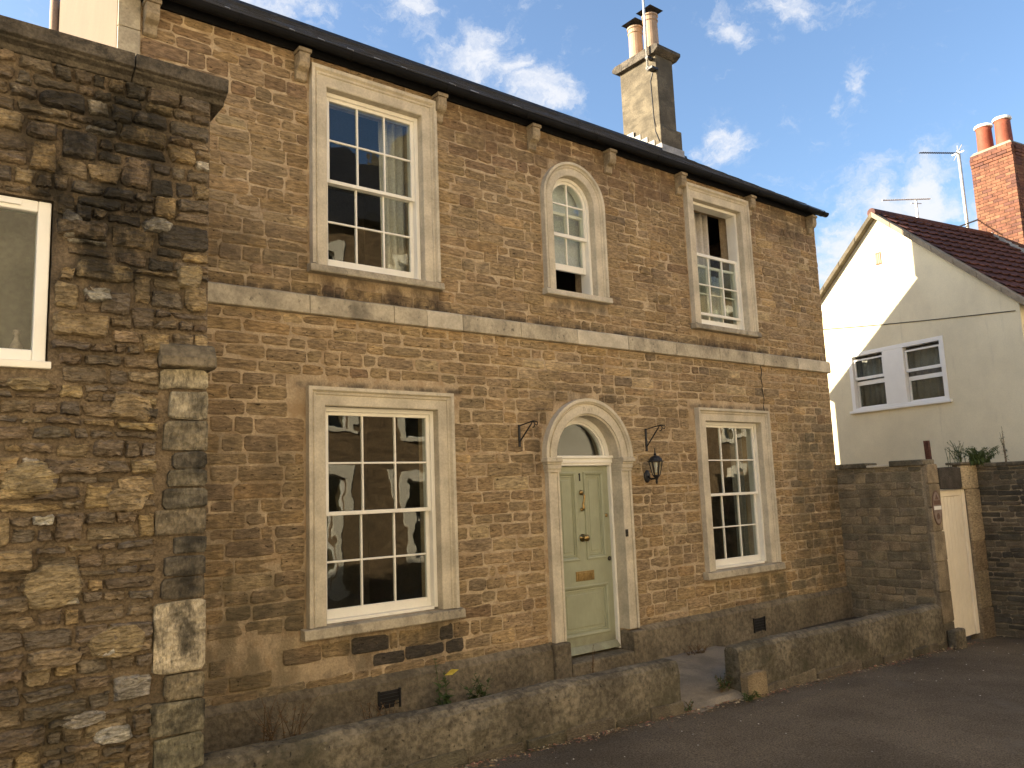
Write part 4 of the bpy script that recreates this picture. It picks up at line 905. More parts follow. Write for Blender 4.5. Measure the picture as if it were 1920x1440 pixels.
# quoins below the ledge
zq = 2.63; Rq = random.Random(3)
QC = [((.36, .31, .21), .14), ((.30, .26, .18), .19), ((.2, .17, .115), .20), ((.11, .095, .07), .11), ((.15, .13, .09), .12), ((.12, .105, .075), .13), ((.2, .165, .11), .17), ((.1, .088, .066), .12),
      ((.1, .086, .064), .13), ((.12, .1, .07), .14), ((.44, .375, .26), .44), ((.2, .165, .105), .16), ((.17, .15, .1), .2), ((.16, .145, .095), .22), ((.15, .125, .085), .25), ((.13, .115, .08), .25), ((.12, .1, .07), .3)]
for k, (c, h) in enumerate(QC):
    xl = QX+Rq.uniform(-.025, .06) if c[0] < .4 else QX-.012
    if k in (3, 7): xl += .08
    g = stone_geo(Rq, FB, xl, RX1+.004, zq-h, zq, .045+Rq.uniform(-.006, .006), .006, .009)
    MB().add(g[0], g[1], c).build('quoin', 'quoin_stone', rwall); zq -= h
MB().prism(Fr((QX-.012, RBY, 0), (0, 1, 0), (1, 0, 0)), [(-.06, 2.63), (-.105, 2.64), (-.10, 2.70), (-.06, 2.78), (-.01, 2.80), (.1, 2.80), (.1, 2.63)][::-1], 0, RX1+.035-QX+.012).build('ledge', 'plinth_render', rub, .01)
# coping
xs = [RX0, -2.2, -1.2, -.2, 1.155, 1.755]
for i in range(5):
    MB().prism(Fr((xs[i], RBY, 0), (0, 1, 0), (1, 0, 0)), [(-.02, 4.50), (-.04, 4.53), (-.085, 4.545), (-.085, 4.555), (-.115, 4.565), (-.12, 4.655), (1.4, 4.70), (1.4, 4.50)][::-1], .004, xs[i+1]-xs[i]-.004).build('coping', 'dark_coping' if 'dark_coping' in MATS else 'low_wall_render', rub, .012)
# window
m = MB(); f = .07
m.fbox(FB, WX0, WX0+f, WZ0, WZ1, -.09, -.012); m.fbox(FB, WX1-f, WX1, WZ0, WZ1, -.09, -.012); m.fbox(FB, WX0+f, WX1-f, WZ0, WZ0+f, -.09, -.013); m.fbox(FB, WX0+f, WX1-f, WZ1-f, WZ1, -.09, -.013)
m.fbox(FB, .06, .12, WZ0+f, WZ1-f, -.09, -.013)
rw = m.build('window', 'white_plastic', rub, .008)
m = MB(); m.fbox(FB, .14, .575, WZ1-.045, WZ1-.022, -.013, .002); m.build('trickle_vent', 'white_plastic', rw, .003)
for a0, a1 in ((WX0+f, .06), (.12, WX1-f)): pane(FB, rw, a0, a1, WZ0+f, WZ1-f, -.05, 'glass_flat')
MB().fbox(FB, WX0-.01, WX1+.025, WZ0-.045, WZ0-.001, -.08, .035).build('sill', 'white_paint', rw, .006)
MB().fbox(FB, WX0-.05, WX1+.05, WZ0-.05, WZ1+.05, -.36, -.33).build('backing_board', 'tarnish', rub)
bt = MB().lathe((.60, RBY+.17, WZ0-.01), [(.03, 0), (.034, .01), (.034, .12), (.014, .165), (.012, .19), (.02, .195), (.02, .22)], 12).build('bottle', 'plaque_grey', smooth=True)
tag(bt, 'pale bottle standing inside the white framed window of the rubble building', 'bottle')
MB().box(WX0, WX1, RBY+.11, RBY+.31, WZ0-.04, WZ0-.012).build('inner_sill', 'white_plastic', rub)

# ================================================================== low garden walls
def low_wall(name, label, x0, x1, seed, stones_at):
    t = thing(name, label, 'wall', ((x0+x1)/2, -1.3, road_z((x0+x1)/2)))
    n = int((x1-x0)/.06); vs = []; fs = []
    topz = lambda x: .165-.0158*(x-1.8)
    K = 11
    for i in range(n+1):
        x = x0+(x1-x0)*i/n; N_ = lambda k, s=2.3, a=1.0: a*(mnoise.noise(Vector((x*s, k*3.1, seed)))+.5*mnoise.noise(Vector((x*s*3.1, k*5.3, seed+7))))
        tz = topz(x)+N_(0, 1.2, .018)+N_(0, 7, .006); zb = road_z(x)+.07; h = tz-zb
        endr = min(1, min(i, n-i)/1.5+.86)
        prof = [(-1.195, zb-.3), (-1.195+N_(1, 2, .006), zb+h*.5), (-1.2+N_(2, 2, .006), tz-.035), (-1.225, tz-.006+N_(3, 3, .006)), (-1.3, tz+.008+N_(4, 3, .01)), (-1.37, tz-.008+N_(5, 3, .01)),
                (-1.402+N_(6, 5, .014), tz-.045+N_(6, 5, .014)), (-1.412+N_(7, 4, .014), tz-h*.3), (-1.415+N_(8, 3, .018), tz-h*.55), (-1.418+N_(9, 3, .018), zb+h*.12), (-1.40, zb-.25)]
        cy = -1.305
        for (y, z) in prof: vs.append((x, cy+(y-cy)*(endr if z > zb else 1), z if endr >= 1 or z < zb else z-.012))
    for i in range(n):
        for j in range(K-1): a = i*K+j; fs.append((a, a+K, a+K+1, a+1))
    fs.append(tuple(reversed(range(K)))); fs.append(tuple(range(n*K, n*K+K)))
    fs = [tuple(reversed(f)) for f in fs]
    MB().add(vs, fs).build('wall_body', 'low_wall_render', t)
    R = random.Random(seed); FLW = Fr((0, -1.412, 0), (1, 0, 0), (0, -1, 0)); x = x0
    while x < x1-.05:
        l = R.uniform(.28, .62); e = min(x1, x+l); zb = road_z((x+e)/2); h = R.uniform(.085, .13)
        if x1-e < .15: e = x1
        g = stone_geo(R, FLW, x, e, zb-.12, zb+h, R.uniform(.008, .035), .012, .014); MB().add(g[0], g[1], mixc(R, [(.14, .115, .08), (.11, .095, .062), (.17, .14, .095)])).build('stone', 'dark_stone', t); x = e
    return t
low_wall('garden_wall', 'low weathered rendered wall running from the rubble building to the path', 1.60, 6.2, 3, None)
lw = low_wall('garden_wall', 'low weathered rendered wall running from the path to the white gate', 7.14, 11.72, 8, None)
Rx = random.Random(77); g = stone_geo(Rx, Fr((0, -1.43, 0), (1, 0, 0), (0, -1, 0)), 7.12, 7.46, road_z(7.3)-.1, road_z(7.3)+.24, .07, .004, .012)
MB().add(g[0], g[1], (.27, .205, .12)).build('end_stone', 'dark_stone', lw)

# ================================================================== return wall, gate, piers
FRt = Fr((11.775, 0, 0), (0, -1, 0), (-1, 0, 0)); Rw = random.Random(31)
rt = thing('boundary_wall', 'coursed dark stone wall between the house corner and the white gate', 'wall', (11.9, -.65, -.6))
rtw = MB().box(11.779, 12.05, -1.30, .05, -.9, 1.93).build('wall_body', 'dark_mortar', rt)
DP = [(.25, .2, .125), (.22, .18, .115), (.28, .22, .135), (.19, .16, .105), (.24, .195, .125), (.31, .24, .145), (.21, .17, .11)]
st = coursed(Rw, FRt, -.01, 1.30, course_list(Rw, -.5, 1.925, .10, .16), lambda b0, b1: [], (.16, .36), DP, .002, .016, .007)
pieces_out(st, 'stone', 'dark_stone', rtw)
for (a0, a1, z, h) in [(-.03, .50, 1.93, .075), (.50, .85, 1.93, .035), (.85, 1.36, 1.93, .085)]:
    MB().box(11.735, 12.08, -a1, -a0-.004, z+.001, z+h).build('coping', 'low_wall_render' if h > .05 else 'ashlar', rt, .012)
pier = thing('gate_pier', 'stone gate pier with oval plaque beside the white gate', 'pier', (11.92, -1.37, -.6))
FP = Fr((0, -1.36, 0), (1, 0, 0), (0, -1, 0))
pb = MB().box(11.785, 12.09, -1.358, -1.302, -.9, 1.925).build('core', 'dark_mortar', pier)
z = -.7
for h, c in [(.42, (.14, .12, .085)), (.43, (.22, .175, .115)), (.42, (.27, .215, .14)), (.42, (.31, .25, .165)), (.33, (.29, .23, .15)), (.34, (.24, .19, .12)), (.28, (.3, .235, .15))]:
    g = stone_geo(Rw, FP, 11.765, 12.10, z, z+h, .03, .004, .008); MB().add(g[0], g[1], c).build('stone', 'dark_stone', pier); z += h
MB().box(11.80, 12.13, -1.52, -1.40, -.95, -.36).build('base_block', 'dark_stone' if 0 else 'low_wall_render', pier, .025)
pl = thing('oval_plaque', 'brown oval plaque with a white bar on the gate pier', 'plaque', (11.93, -1.39, 1.06))
c = (11.93, -1.391, 1.32); ov = lambda rx, rz, y0, y1, mat, nm, par: MB().prism(Fr(c, (1, 0, 0), (0, -1, 0)), [(rx*math.cos(2*math.pi*i/28), rz*math.sin(2*math.pi*i/28)) for i in range(28)], y0, y1).build(nm, mat, par, .002)
ov(.135, .245, 0, .010, 'plaque_brown', 'rim', pl); ov(.118, .225, .008, .0125, 'plaque_grey', 'face', pl)
m = MB(); m.fbox(Fr(c, (1, 0, 0), (0, -1, 0)), -.108, .108, -.028, .024, .012, .017); m.build('bar', 'white_plastic', pl)
m = MB(); m.fbox(Fr(c, (1, 0, 0), (0, -1, 0)), -.1, .1, .045, .105, .012, .0155); m.build('emblem', 'plaque_brown', pl); m = MB(); m.lathe((c[0], c[1]-.012, c[2]-.12), [(.045, 0), (.045, .003), (.03, .0035)], 16, (0, -1, 0)); m.build('emblem', 'plaque_brown', pl); m = MB(); m.prism(Fr(c, (1, 0, 0), (0, -1, 0)), [(-.05, .12), (.05, .12), (.0, .19)], .012, .0155); m.build('emblem', 'plaque_brown', pl)
gate = thing('side_gate', 'tall cream painted boarded gate under a dark stone lintel', 'gate', (12.55, -1.3, -.6))
MB().box(12.105, 13.0, -1.30, -1.265, -.56, 1.56).build('backing', 'gate_paint', gate)
for i in range(7):
    x = 12.107+.1115*i; MB().box(x+.004, x+.1075, -1.322, -1.301, -.56, 1.46).build('board', 'gate_paint', gate, .004)
MB().box(12.107, 12.89, -1.332, -1.301, 1.465, 1.558).build('top_rail', 'gate_paint', gate, .004)
for x in (12.895, 12.945): MB().box(x, x+.045, -1.345, -1.301, -.56, 1.56).build('post', 'gate_paint', gate, .004)
lin = MB(); Rl = random.Random(6)
lint = thing('gate_lintel', 'dark rough stone lintel above the white gate', 'lintel', (12.45, -1.3, 1.57))
g = stone_geo(Rl, FP, 12.09, 12.83, 1.572, 1.90, .04, .004, .02); MB().add(g[0], g[1], (.075, .064, .05)).build('stone', 'dark_stone', lint)
MB().box(12.10, 12.80, -1.355, -1.27, 1.59, 1.88).build('core', 'dark_mortar', lint)
rp = thing('gate_pier', 'pale ochre stone gate pier between the white gate and the darker wall', 'pier', (13.2, -1.35, -.6))
MB().box(13.0, 13.43, -1.358, -1.20, -.95, 1.93).build('core', 'dark_mortar', rp)
z = -.72
for h, c, x0 in [(.5, (.22, .17, .11), 13.0), (.55, (.3, .24, .15), 13.0), (.45, (.27, .2, .12), 13.0), (.4, (.4, .31, .19), 13.0), (.38, (.43, .34, .21), 13.0), (.36, (.5, .4, .25), 12.84)]:
    g = stone_geo(Rw, FP, x0, 13.43, z, z+h, .03, .005, .012); MB().add(g[0], g[1], c).build('stone', 'facade_stone', rp); z += h
MB().box(12.82, 13.45, -1.41, -1.18, 1.925, 1.965).build('cap', 'low_wall_render', rp, .012)
FD = Fr((13.44, -1.30, 0), (0, -1, 0), (-1, 0, 0))
dw = thing('street_wall', 'dark thin coursed stone wall running toward the street beyond the gate', 'wall', (13.6, -2.2, -.7))
dwb = MB().box(13.444, 13.8, -3.3, -1.30, -1.0, 1.88).build('wall_body', 'dark_mortar', dw)
st = coursed(Rw, FD, .0, 2.0, course_list(Rw, -.8, 1.875, .05, .10), lambda b0, b1: [], (.14, .38), [(.09, .078, .055), (.12, .1, .068), (.15, .12, .08), (.075, .066, .05)], .004, .022, .006)
pieces_out(st, 'stone', 'dark_stone', dwb)
for i in range(4): MB().box(13.40, 13.84, -1.32-.5*(i+1)+.004, -1.32-.5*i, 1.882, 1.945).build('coping', 'low_wall_render', dw, .012)
po = tag(MB().hexa([(13.02, -.90, 1.2), (13.09, -.90, 1.2), (13.09, -.83, 1.2), (13.02, -.83, 1.2), (12.95, -.90, 2.33), (13.02, -.90, 2.33), (13.02, -.83, 2.33), (12.95, -.83, 2.33)]).build('rusty_post', 'rust'), 'leaning rusty brown post standing behind the gate lintel', 'post')
MB().box(12.98, 13.12, -.94, -.79, -.6, 1.25).build('post_base', 'rust', po)

# ================================================================== neighbour's house (turned 9.5 degrees)
A = rad(9.5); UX = np.array([math.cos(A), -math.sin(A), 0]); VX = np.array([math.sin(A), math.cos(A), 0]); NO = np.array([16.0, 1.056, 0])
def nb(u, v, z): q_ = NO+UX*u+VX*v; return (q_[0], q_[1], z)
FN = Fr(NO, -VX, -UX)       # gable face: a to the right (towards the street), d out
nbh = thing('rendered_house', 'cream rendered gable house with red brown tiled roof and brick chimney', 'house', nb(4, 0, -.8))
AP, SLN, VR, VL = 7.22, .905, -2.62, 3.4
wz = lambda v: AP-.05-SLN*abs(v)
wa0, wa1, wb0, wb1 = -.985, 1.165, 3.20, 4.43
gw = holed_wall(FN, [(-VL, -1), (-VR, -1), (-VR, wz(VR)), (0, wz(0)), (-VL, wz(VL))], [[(wa0, wb0), (wa1, wb0), (wa1, wb1), (wa0, wb1)]], -.3, 0).build('wall', 'cream_render', nbh)
m = MB(); m.hexa([nb(.3, VR, -1), nb(9, VR, -1), nb(9, VR+.3, -1), nb(.3, VR+.3, -1), nb(.3, VR, wz(VR)), nb(9, VR, wz(VR)), nb(9, VR+.3, wz(VR)), nb(.3, VR+.3, wz(VR))])
m.build('front_wall', 'dark_mortar', nbh)
m = MB(); m.hexa([nb(.3, VL-.3, -1), nb(9, VL-.3, -1), nb(9, VL, -1), nb(.3, VL, -1), nb(.3, VL-.3, wz(VL)), nb(9, VL-.3, wz(VL)), nb(9, VL, wz(VL)), nb(.3, VL, wz(VL))])
m.hexa([nb(9, VR, -1), nb(9.3, VR, -1), nb(9.3, VL, -1), nb(9, VL, -1), nb(9, VR, 4), nb(9.3, VR, 4), nb(9.3, VL, 4), nb(9, VL, 4)]); m.build('rear_wall', 'cream_render', nbh)
m = MB(); m.hexa([nb(1.8, VR+.3, 2.0), nb(1.9, VR+.3, 2.0), nb(1.9, VL-.3, 2.0), nb(1.8, VL-.3, 2.0), nb(1.8, VR+.3, 4.8), nb(1.9, VR+.3, 4.8), nb(1.9, VL-.3, 4.8), nb(1.8, VL-.3, 4.8)])
m.hexa([nb(.3, VR+.3, 4.75), nb(1.8, VR+.3, 4.75), nb(1.8, 2.6, 4.75), nb(.3, 2.6, 4.75), nb(.3, VR+.3, 4.8), nb(1.8, VR+.3, 4.8), nb(1.8, 2.6, 4.8), nb(.3, 2.6, 4.8)]); m.build('inner_walls', 'room', nbh)
# verge bands and roof planes
def slope_box(u0, u1, v0, v1, t0, t1, side):
    z = lambda v, t: AP-SLN*abs(v)+t
    q_ = [nb(u0, v0, z(v0, t0)), nb(u1, v0, z(v0, t0)), nb(u1, v1, z(v1, t0)), nb(u0, v1, z(v1, t0)), nb(u0, v0, z(v0, t1)), nb(u1, v0, z(v0, t1)), nb(u1, v1, z(v1, t1)), nb(u0, v1, z(v1, t1))]
    return q_
m = MB(); m.hexa(slope_box(-.09, 9.4, VR-.22, 0, -.05, .0, 1)); m.hexa(slope_box(-.09, 9.4, 0, VL+.2, -.05, .0, 1))
nroof = m.build('roof', 'roof_tile', nbh)
for k in range(7):
    v0, v1 = -(VR-.2)*-k/7, -(VR-.2)*-(k+1)/7
    MB().hexa(slope_box(-.13, .05, v1+.006, v0, -.085, .035, 1)).build('verge', 'concrete', nbh, .008)
for k in range(8):
    v0, v1 = (VL+.2)*k/8, (VL+.2)*(k+1)/8
    MB().hexa(slope_box(-.13, .05, v0, v1-.006, -.085, .035, 1)).build('verge', 'chimney_render', nbh, .008)
# tiles on the street slope
def tile_mesh():
    n = 8; w_, l_ = .30, .36; vs = []; fs = []
    for j, (s, t) in enumerate([(0, .034), (0, .054), (l_, .010)]):
        for i in range(n+1):
            x = w_*i/n; wv = .022*max(0, math.sin(2*math.pi*i/n))+.004
            vs.append((x, s, t+wv))
    for j in range(2):
        for i in range(n): a = j*(n+1)+i; fs.append((a, a+1, a+n+2, a+n+1))
    me = bpy.data.meshes.new('tile'); me.from_pydata(vs, [], fs); me.materials.append(MATS['roof_tile']); return me
tm = tile_mesh(); an = math.atan(SLN); Rt = random.Random(4); rest = MB(); cnt = 0; EX = .30
rowsn = int((abs(VR)+.22)/math.cos(an)/EX)
base = Matrix(((UX[0], VX[0], 0, 0), (UX[1], VX[1], 0, 0), (0, 0, 1, 0), (0, 0, 0, 1)))
for row in range(rowsn+1):
    v = VR-.22+row*EX*math.cos(an)
    if v > -.12: continue
    for i in range(31 if row % 1 == 0 else 0):
        u = .02+.295*i; M_ = Matrix.Translation(nb(u, v, AP-SLN*abs(v)+.004))@base@Matrix.Rotation(an-rad(1.5)+Rt.uniform(-.008, .008), 4, 'X')
        if i > 20: rest.add([M_@v.co for v in tm.vertices], [tuple(p.vertices) for p in tm.polygons])
        elif cnt < 300:
            o = bpy.data.objects.new('tile', tm); sc.collection.objects.link(o); o.parent = nroof; o.matrix_local = M_; cnt += 1
m = MB()
for i in range(20):
    m.tube([nb(-.12+.45*i, 0, AP+.015), nb(-.12+.45*i+.44, 0, AP+.015)], .095, 10)
m.build('ridge_tiles', 'roof_tile', nroof)
o = rest.build('tiling', 'roof_tile', nroof); o['kind'] = 'stuff'
# gable window: two sashes with a wide white mullion
m = MB(); e = .001
m.fbox(FN, wa0+e, wa0+.09, wb0+e, wb1-e, -.12, .012); m.fbox(FN, wa1-.09, wa1-e, wb0+e, wb1-e, -.12, .012)
m.fbox(FN, wa0+.09, wa1-.09, wb1-.085, wb1-e, -.12, .011); m.fbox(FN, wa0+.09, wa1-.09, wb0+e, wb0+.05, -.12, .011); m.fbox(FN, -.17, .30, wb0+.05, wb1-.085, -.12, .01)
gwin = m.build('window', 'white_plastic', nbh, .006)
for a0, a1, gap_ in ((wa0+.09, -.17, .03), (.30, wa1-.09, .09)):
    sash(FN, gwin, a0+.01, a1-.01, 3.84, 4.28, -.03, st=.035, top=.035, bot=.06, cols=1, rows=1, mat='white_plastic', gmat='glass_flat')
    sash(FN, gwin, a0+.01, a1-.01, 3.245, 3.84-gap_, -.075, st=.035, top=.085, bot=.035, cols=1, rows=1, mat='white_plastic', gmat='glass_flat')
MB().fbox(FN, wa0-.05, wa1+.05, wb0-.055, wb0-.001, -.05, .06).build('sill', 'white_plastic', gwin, .008)
for k, (a0, a1) in enumerate(((wa0+.02, -.12), (.27, wa1-.02))):
    n = 48; vs = []; fs = []
    for b in (3.2, 4.45):
        for i in range(n+1):
            t = i/n; vs.append(FN.p(a0+(a1-a0)*t, b, -.2+.022*math.sin(t*6*2*math.pi+k)))
    for i in range(n): fs.append((i, i+1, i+n+2, i+n+1))
    o = MB().add(vs, fs).build('curtain', 'cloth_dark', None, smooth=True); s_ = o.modifiers.new('s', 'SOLIDIFY'); s_.thickness = .005
    tag(o, ['grey curtain behind the gable window sash nearer the stone house', 'grey curtain behind the gable window sash nearer the roof eave'][k], 'curtain')
# terracotta vent, cable, gutter end
o = MB().fbox(FN, -.095, .04, 6.14, 6.40, -.01, .012).build('air_brick', 'terracotta', nbh, .004)
m = MB()
for i in range(3): m.fbox(FN, -.082+.042*i, -.055+.042*i, 6.165, 6.375, .005, .0145)
m.build('slots', 'buff_clay', o)
MB().tube([FN.p(-1.6+t*4.15/20, 5.09-.49*t/20-.02*math.sin(math.pi*t/20), .014) for t in range(21)], .008, 5).build('cable', 'tarnish', nbh)
m = MB(); m.tube([nb(-.08, VR-.27, wz(VR)-.12), nb(9.2, VR-.27, wz(VR)-.12)], .06, 10); m.build('gutter', 'gutter_black', nbh, smooth=True)
m = MB(); m.tube([nb(-.1, VR-.27, wz(VR)-.12), nb(.05, VR-.27, wz(VR)-.12)], .066, 10); m.build('gutter_end', 'white_plastic', nbh)
# brick chimney
bu0, bu1, bv0, bv1 = 4.05, 5.2, -.72, .25
nch = MB().hexa([nb(bu0+.012, bv0+.012, 6.2), nb(bu1-.012, bv0+.012, 6.2), nb(bu1-.012, bv1-.012, 6.2), nb(bu0+.012, bv1-.012, 6.2), nb(bu0+.012, bv0+.012, 9.26), nb(bu1-.012, bv0+.012, 9.26), nb(bu1-.012, bv1-.012, 9.26), nb(bu0+.012, bv1-.012, 9.26)]).build('chimney', 'brick_mortar', nbh)
Rb = random.Random(12); m = MB(); bh = .0755; lb = []
BP = [(.145, .062, .037), (.125, .054, .034), (.16, .072, .042), (.105, .048, .035), (.165, .08, .046)]
for r_ in range(40):
    z0 = 6.25+r_*bh; o_ = .11*(r_ % 2); pr_ = .03 if r_ in (37, 38) else (.015 if r_ in (36,) else 0)
    for a in np.arange(bv0-o_, bv1, .222):
        v0, v1 = max(bv0, a+.005), min(bv1, a+.217)
        if v1-v0 < .04: continue
        q_ = [nb(bu0-pr_, v0, z0), nb(bu0+.1, v0, z0), nb(bu0+.1, v1, z0), nb(bu0-pr_, v1, z0)]; lb.append((q_+[(x, y, z0+bh-.011) for x, y, _ in q_], mixc(Rb, BP)))
    for a in np.arange(bu0+.105-o_*0, bu1, .222):
        u0, u1 = a+.005, min(bu1, a+.217)
        if u1-u0 < .04: continue
        q_ = [nb(u0, bv0-pr_, z0), nb(u1, bv0-pr_, z0), nb(u1, bv0+.09, z0), nb(u0, bv0+.09, z0)]; lb.append((q_+[(x, y, z0+bh-.011) for x, y, _ in q_], mixc(Rb, BP)))
HF = [(3, 2, 1, 0), (4, 5, 6, 7), (0, 1, 5, 4), (1, 2, 6, 5), (2, 3, 7, 6), (3, 0, 4, 7)]
pieces_out([(q_, HF, c_) for q_, c_ in lb], 'brick', 'brick', nch, 290)
m = MB(); m.hexa([nb(bu0, bv0, 9.262), nb(bu1, bv0, 9.262), nb(bu1, bv1, 9.262), nb(bu0, bv1, 9.262), nb(bu0+.06, bv0+.06, 9.34), nb(bu1-.06, bv0+.06, 9.34), nb(bu1-.06, bv1-.06, 9.34), nb(bu0+.06, bv1-.06, 9.34)]); m.build('flaunching', 'concrete', nch)
for v in (.02, -.42):
    cpos = nb(bu0+.3, v, 9.32)
    MB().lathe(cpos, [(.19, 0), (.175, .05), (.165, .5), (.165, .62)], 20).build('chimney_pot', 'terracotta', nch, smooth=True)
    MB().lathe((cpos[0], cpos[1], cpos[2]+.62), [(.165, 0), (.195, .01), (.2, .05), (.19, .07), (.13, .075)], 20).build('pot_rim', 'white_plastic', nch)
for k in range(6):
    v = bv0+.13*k; MB().hexa([nb(bu0-.03, v, AP-SLN*abs(v)-.02), nb(bu0+.0, v, AP-SLN*abs(v)-.02), nb(bu0+.0, v+.13, AP-SLN*abs(v+.13)), nb(bu0-.03, v+.13, AP-SLN*abs(v+.13)),
                              nb(bu0-.03, v, AP-SLN*abs(v)+.16), nb(bu0, v, AP-SLN*abs(v)+.16), nb(bu0, v+.13, AP-SLN*abs(v+.13)+.13), nb(bu0-.03, v+.13, AP-SLN*abs(v+.13)+.13)]).build('flashing', 'lead', nch)
# aerials
AV = .85
a1 = thing('tv_aerial', 'tall pole aerial with long boom fixed beside the brick chimney', 'aerial', nb(4.1, AV, 6.5))
MB().tube([nb(4.66, AV, 6.4), nb(4.64, AV, 9.8)], .04, 10).build('pole', 'galvanised', a1, smooth=True)
m = MB(); b0, b1 = np.array(nb(4.62, AV, 9.72)), np.array(nb(3.05, AV, 9.45)); m.tube([b0, b1], .014, 6)
for k in range(16):
    q_ = b0+(b1-b0)*(.1+.056*k); m.tube([q_-VX*.06, q_+VX*.06], .005, 4)
m.build('boom', 'iron', a1)
m = MB(); m.tube([b0+np.array([0, 0, -.15]), b0+np.array([0, 0, .2])], .012, 5); m.tube([b0-VX*.15, b0+VX*.15], .012, 5); m.tube([b0+VX*.12+np.array([0, 0, -.15]), b0-VX*.12+np.array([0, 0, .18])], .01, 5); m.build('reflector', 'galvanised', a1)
m = MB(); m.tube([nb(4.55, AV+.15, 7.86), nb(4.45, .24, 7.86)], .02, 6); m.build('bracket', 'iron', a1); MB().tube([nb(4.45, .27, 7.4), nb(4.45, .27, 7.9)], .018, 6).build('bracket', 'iron', a1)
a2 = thing('tv_aerial', 'small slender aerial rising from behind the tiled ridge', 'aerial', nb(3.0, 1.0, 6.3))
MB().tube([nb(2.95, 1.0, 6.2), nb(2.95, 1.0, 8.3)], .03, 6).build('pole', 'galvanised', a2)
m = MB(); b0, b1 = np.array(nb(3.5, 1.0, 8.42)), np.array(nb(1.7, 1.0, 8.12)); m.tube([b0, b1], .016, 5)
for k in range(22):
    q_ = b0+(b1-b0)*k/22; m.tube([q_-VX*.05, q_+VX*.05], .004, 4)
m.tube([nb(2.75, 1.0, 8.2), nb(3.15, 1.0, 8.25)], .01, 4); m.build('boom', 'galvanised', a2)

# added block shaped like a building, hides bright sky from the gable panes
sky_screen = thing('sky_screen', 'added unseen block behind the stone house, screens bright sky from gable panes', 'building', (6, 14, -.5))
MB().box(0, 12, 12, 18, -2, 5.6).build('wall', 'opposite_stone', sky_screen)
MB().prism(Fr((-.2, 12, 0), (0, 1, 0), (1, 0, 0)), [(-.3, 5.5), (6.3, 5.5), (3, 7.6)], 0, 12.4).build('roof', 'slate', sky_screen)
# ================================================================== terrace across the street (behind the camera, seen in the panes; cream and buff walls chosen to bounce sunlight)
OY = -9.6; FO = Fr((0, OY, 0), (-1, 0, 0), (0, 1, 0))
for hx0, hx1, wmat, lab in ((-14, -2.3, 'opposite_bounce_cream', 'long house at the upper end of the street, made cream to bounce sunlight'), (-2.3, 3.4, 'opposite_bounce_buff', 'narrow house between two cream houses, made buff to bounce sunlight'), (3.4, 6.35, 'opposite_bounce_cream', 'narrow house across the street, made cream to bounce sunlight'), (6.35, 13.3, 'opposite_stone', 'dark stone house with cream window surrounds across the street'),
                            (13.3, 19.8, 'opposite_bounce_cream', 'shorter house across the street, made cream to bounce sunlight'), (19.8, 32, 'opposite_stone', 'dark stone house at the lower end of the street')):
    opp = thing('terrace_house', lab, 'house', ((hx0+hx1)/2, -12, -.5)); hl = []; wl = []
    for k in range(-5, 13):
        cx = .15+2.52*k
        if not hx0+.8 < cx < hx1-.8: continue
        for b0, b1, hw in ((-.1, 2.25, .42), (3.35, 5.0, .45), (6.15, 7.6, .42)):
            if b0 < 0: b0 = road_z(cx)+(.1 if k % 3 == 0 else .75)
            hl.append([(-cx-hw, b0), (-cx+hw, b0), (-cx+hw, b1), (-cx-hw, b1)]); wl.append((-cx-hw, -cx+hw, b0, b1))
    holed_wall(FO, [(-hx1+.002, -2), (-hx0-.002, -2), (-hx0-.002, 8.3), (-hx1+.002, 8.3)], hl, -.4, 0).build('wall', wmat, opp)
    MB().fbox(FO, -hx1+.002, -hx0-.002, -2, 8.2, -.9, -.8).build('rear_wall', 'room', opp)
    MB().prism(Fr((hx0+.001, OY, 0), (0, 1, 0), (1, 0, 0)), [(.35, 8.22), (.35, 8.32), (-4.5, 12.0), (-9.5, 8.32), (-9.5, 8.22)], 0, hx1-hx0-.002).build('roof', 'slate' if wmat == 'opposite_stone' else 'roof_tile', opp)
    for i, (a0, a1, b0, b1) in enumerate(wl):
        m = MB(); m.fbox(FO, a0-.16, a0-.001, b0-.001, b1+.2, -.1, .05); m.fbox(FO, a1+.001, a1+.16, b0-.001, b1+.2, -.1, .05); m.fbox(FO, a0-.001, a1+.001, b1+.001, b1+.201, -.1, .051); m.fbox(FO, a0-.22, a1+.22, b0-.12, b0-.002, -.1, .1)
        o = m.build('window', 'opposite_trim', opp)
        m = MB(); f = .05; m.fbox(FO, a0, a0+f, b0, b1, -.16, -.1); m.fbox(FO, a1-f, a1, b0, b1, -.16, -.1); m.fbox(FO, a0+f, a1-f, b0, b0+f, -.16, -.101); m.fbox(FO, a0+f, a1-f, b1-f, b1, -.16, -.101); m.fbox(FO, a0+f, a1-f, (b0+b1)/2-.02, (b0+b1)/2+.02, -.16, -.101)
        m.build('sash', 'white_paint', o)
        MB().fbox(FO, a0+f, a1-f, b0+f, b1-f, -.14, -.135).build('pane', 'glass_flat', o)
    MB().box(hx1-1.2, hx1-.2, -14.6, -13.6, 10.5, 13.2).build('chimney', 'chimney_render', opp, .02)

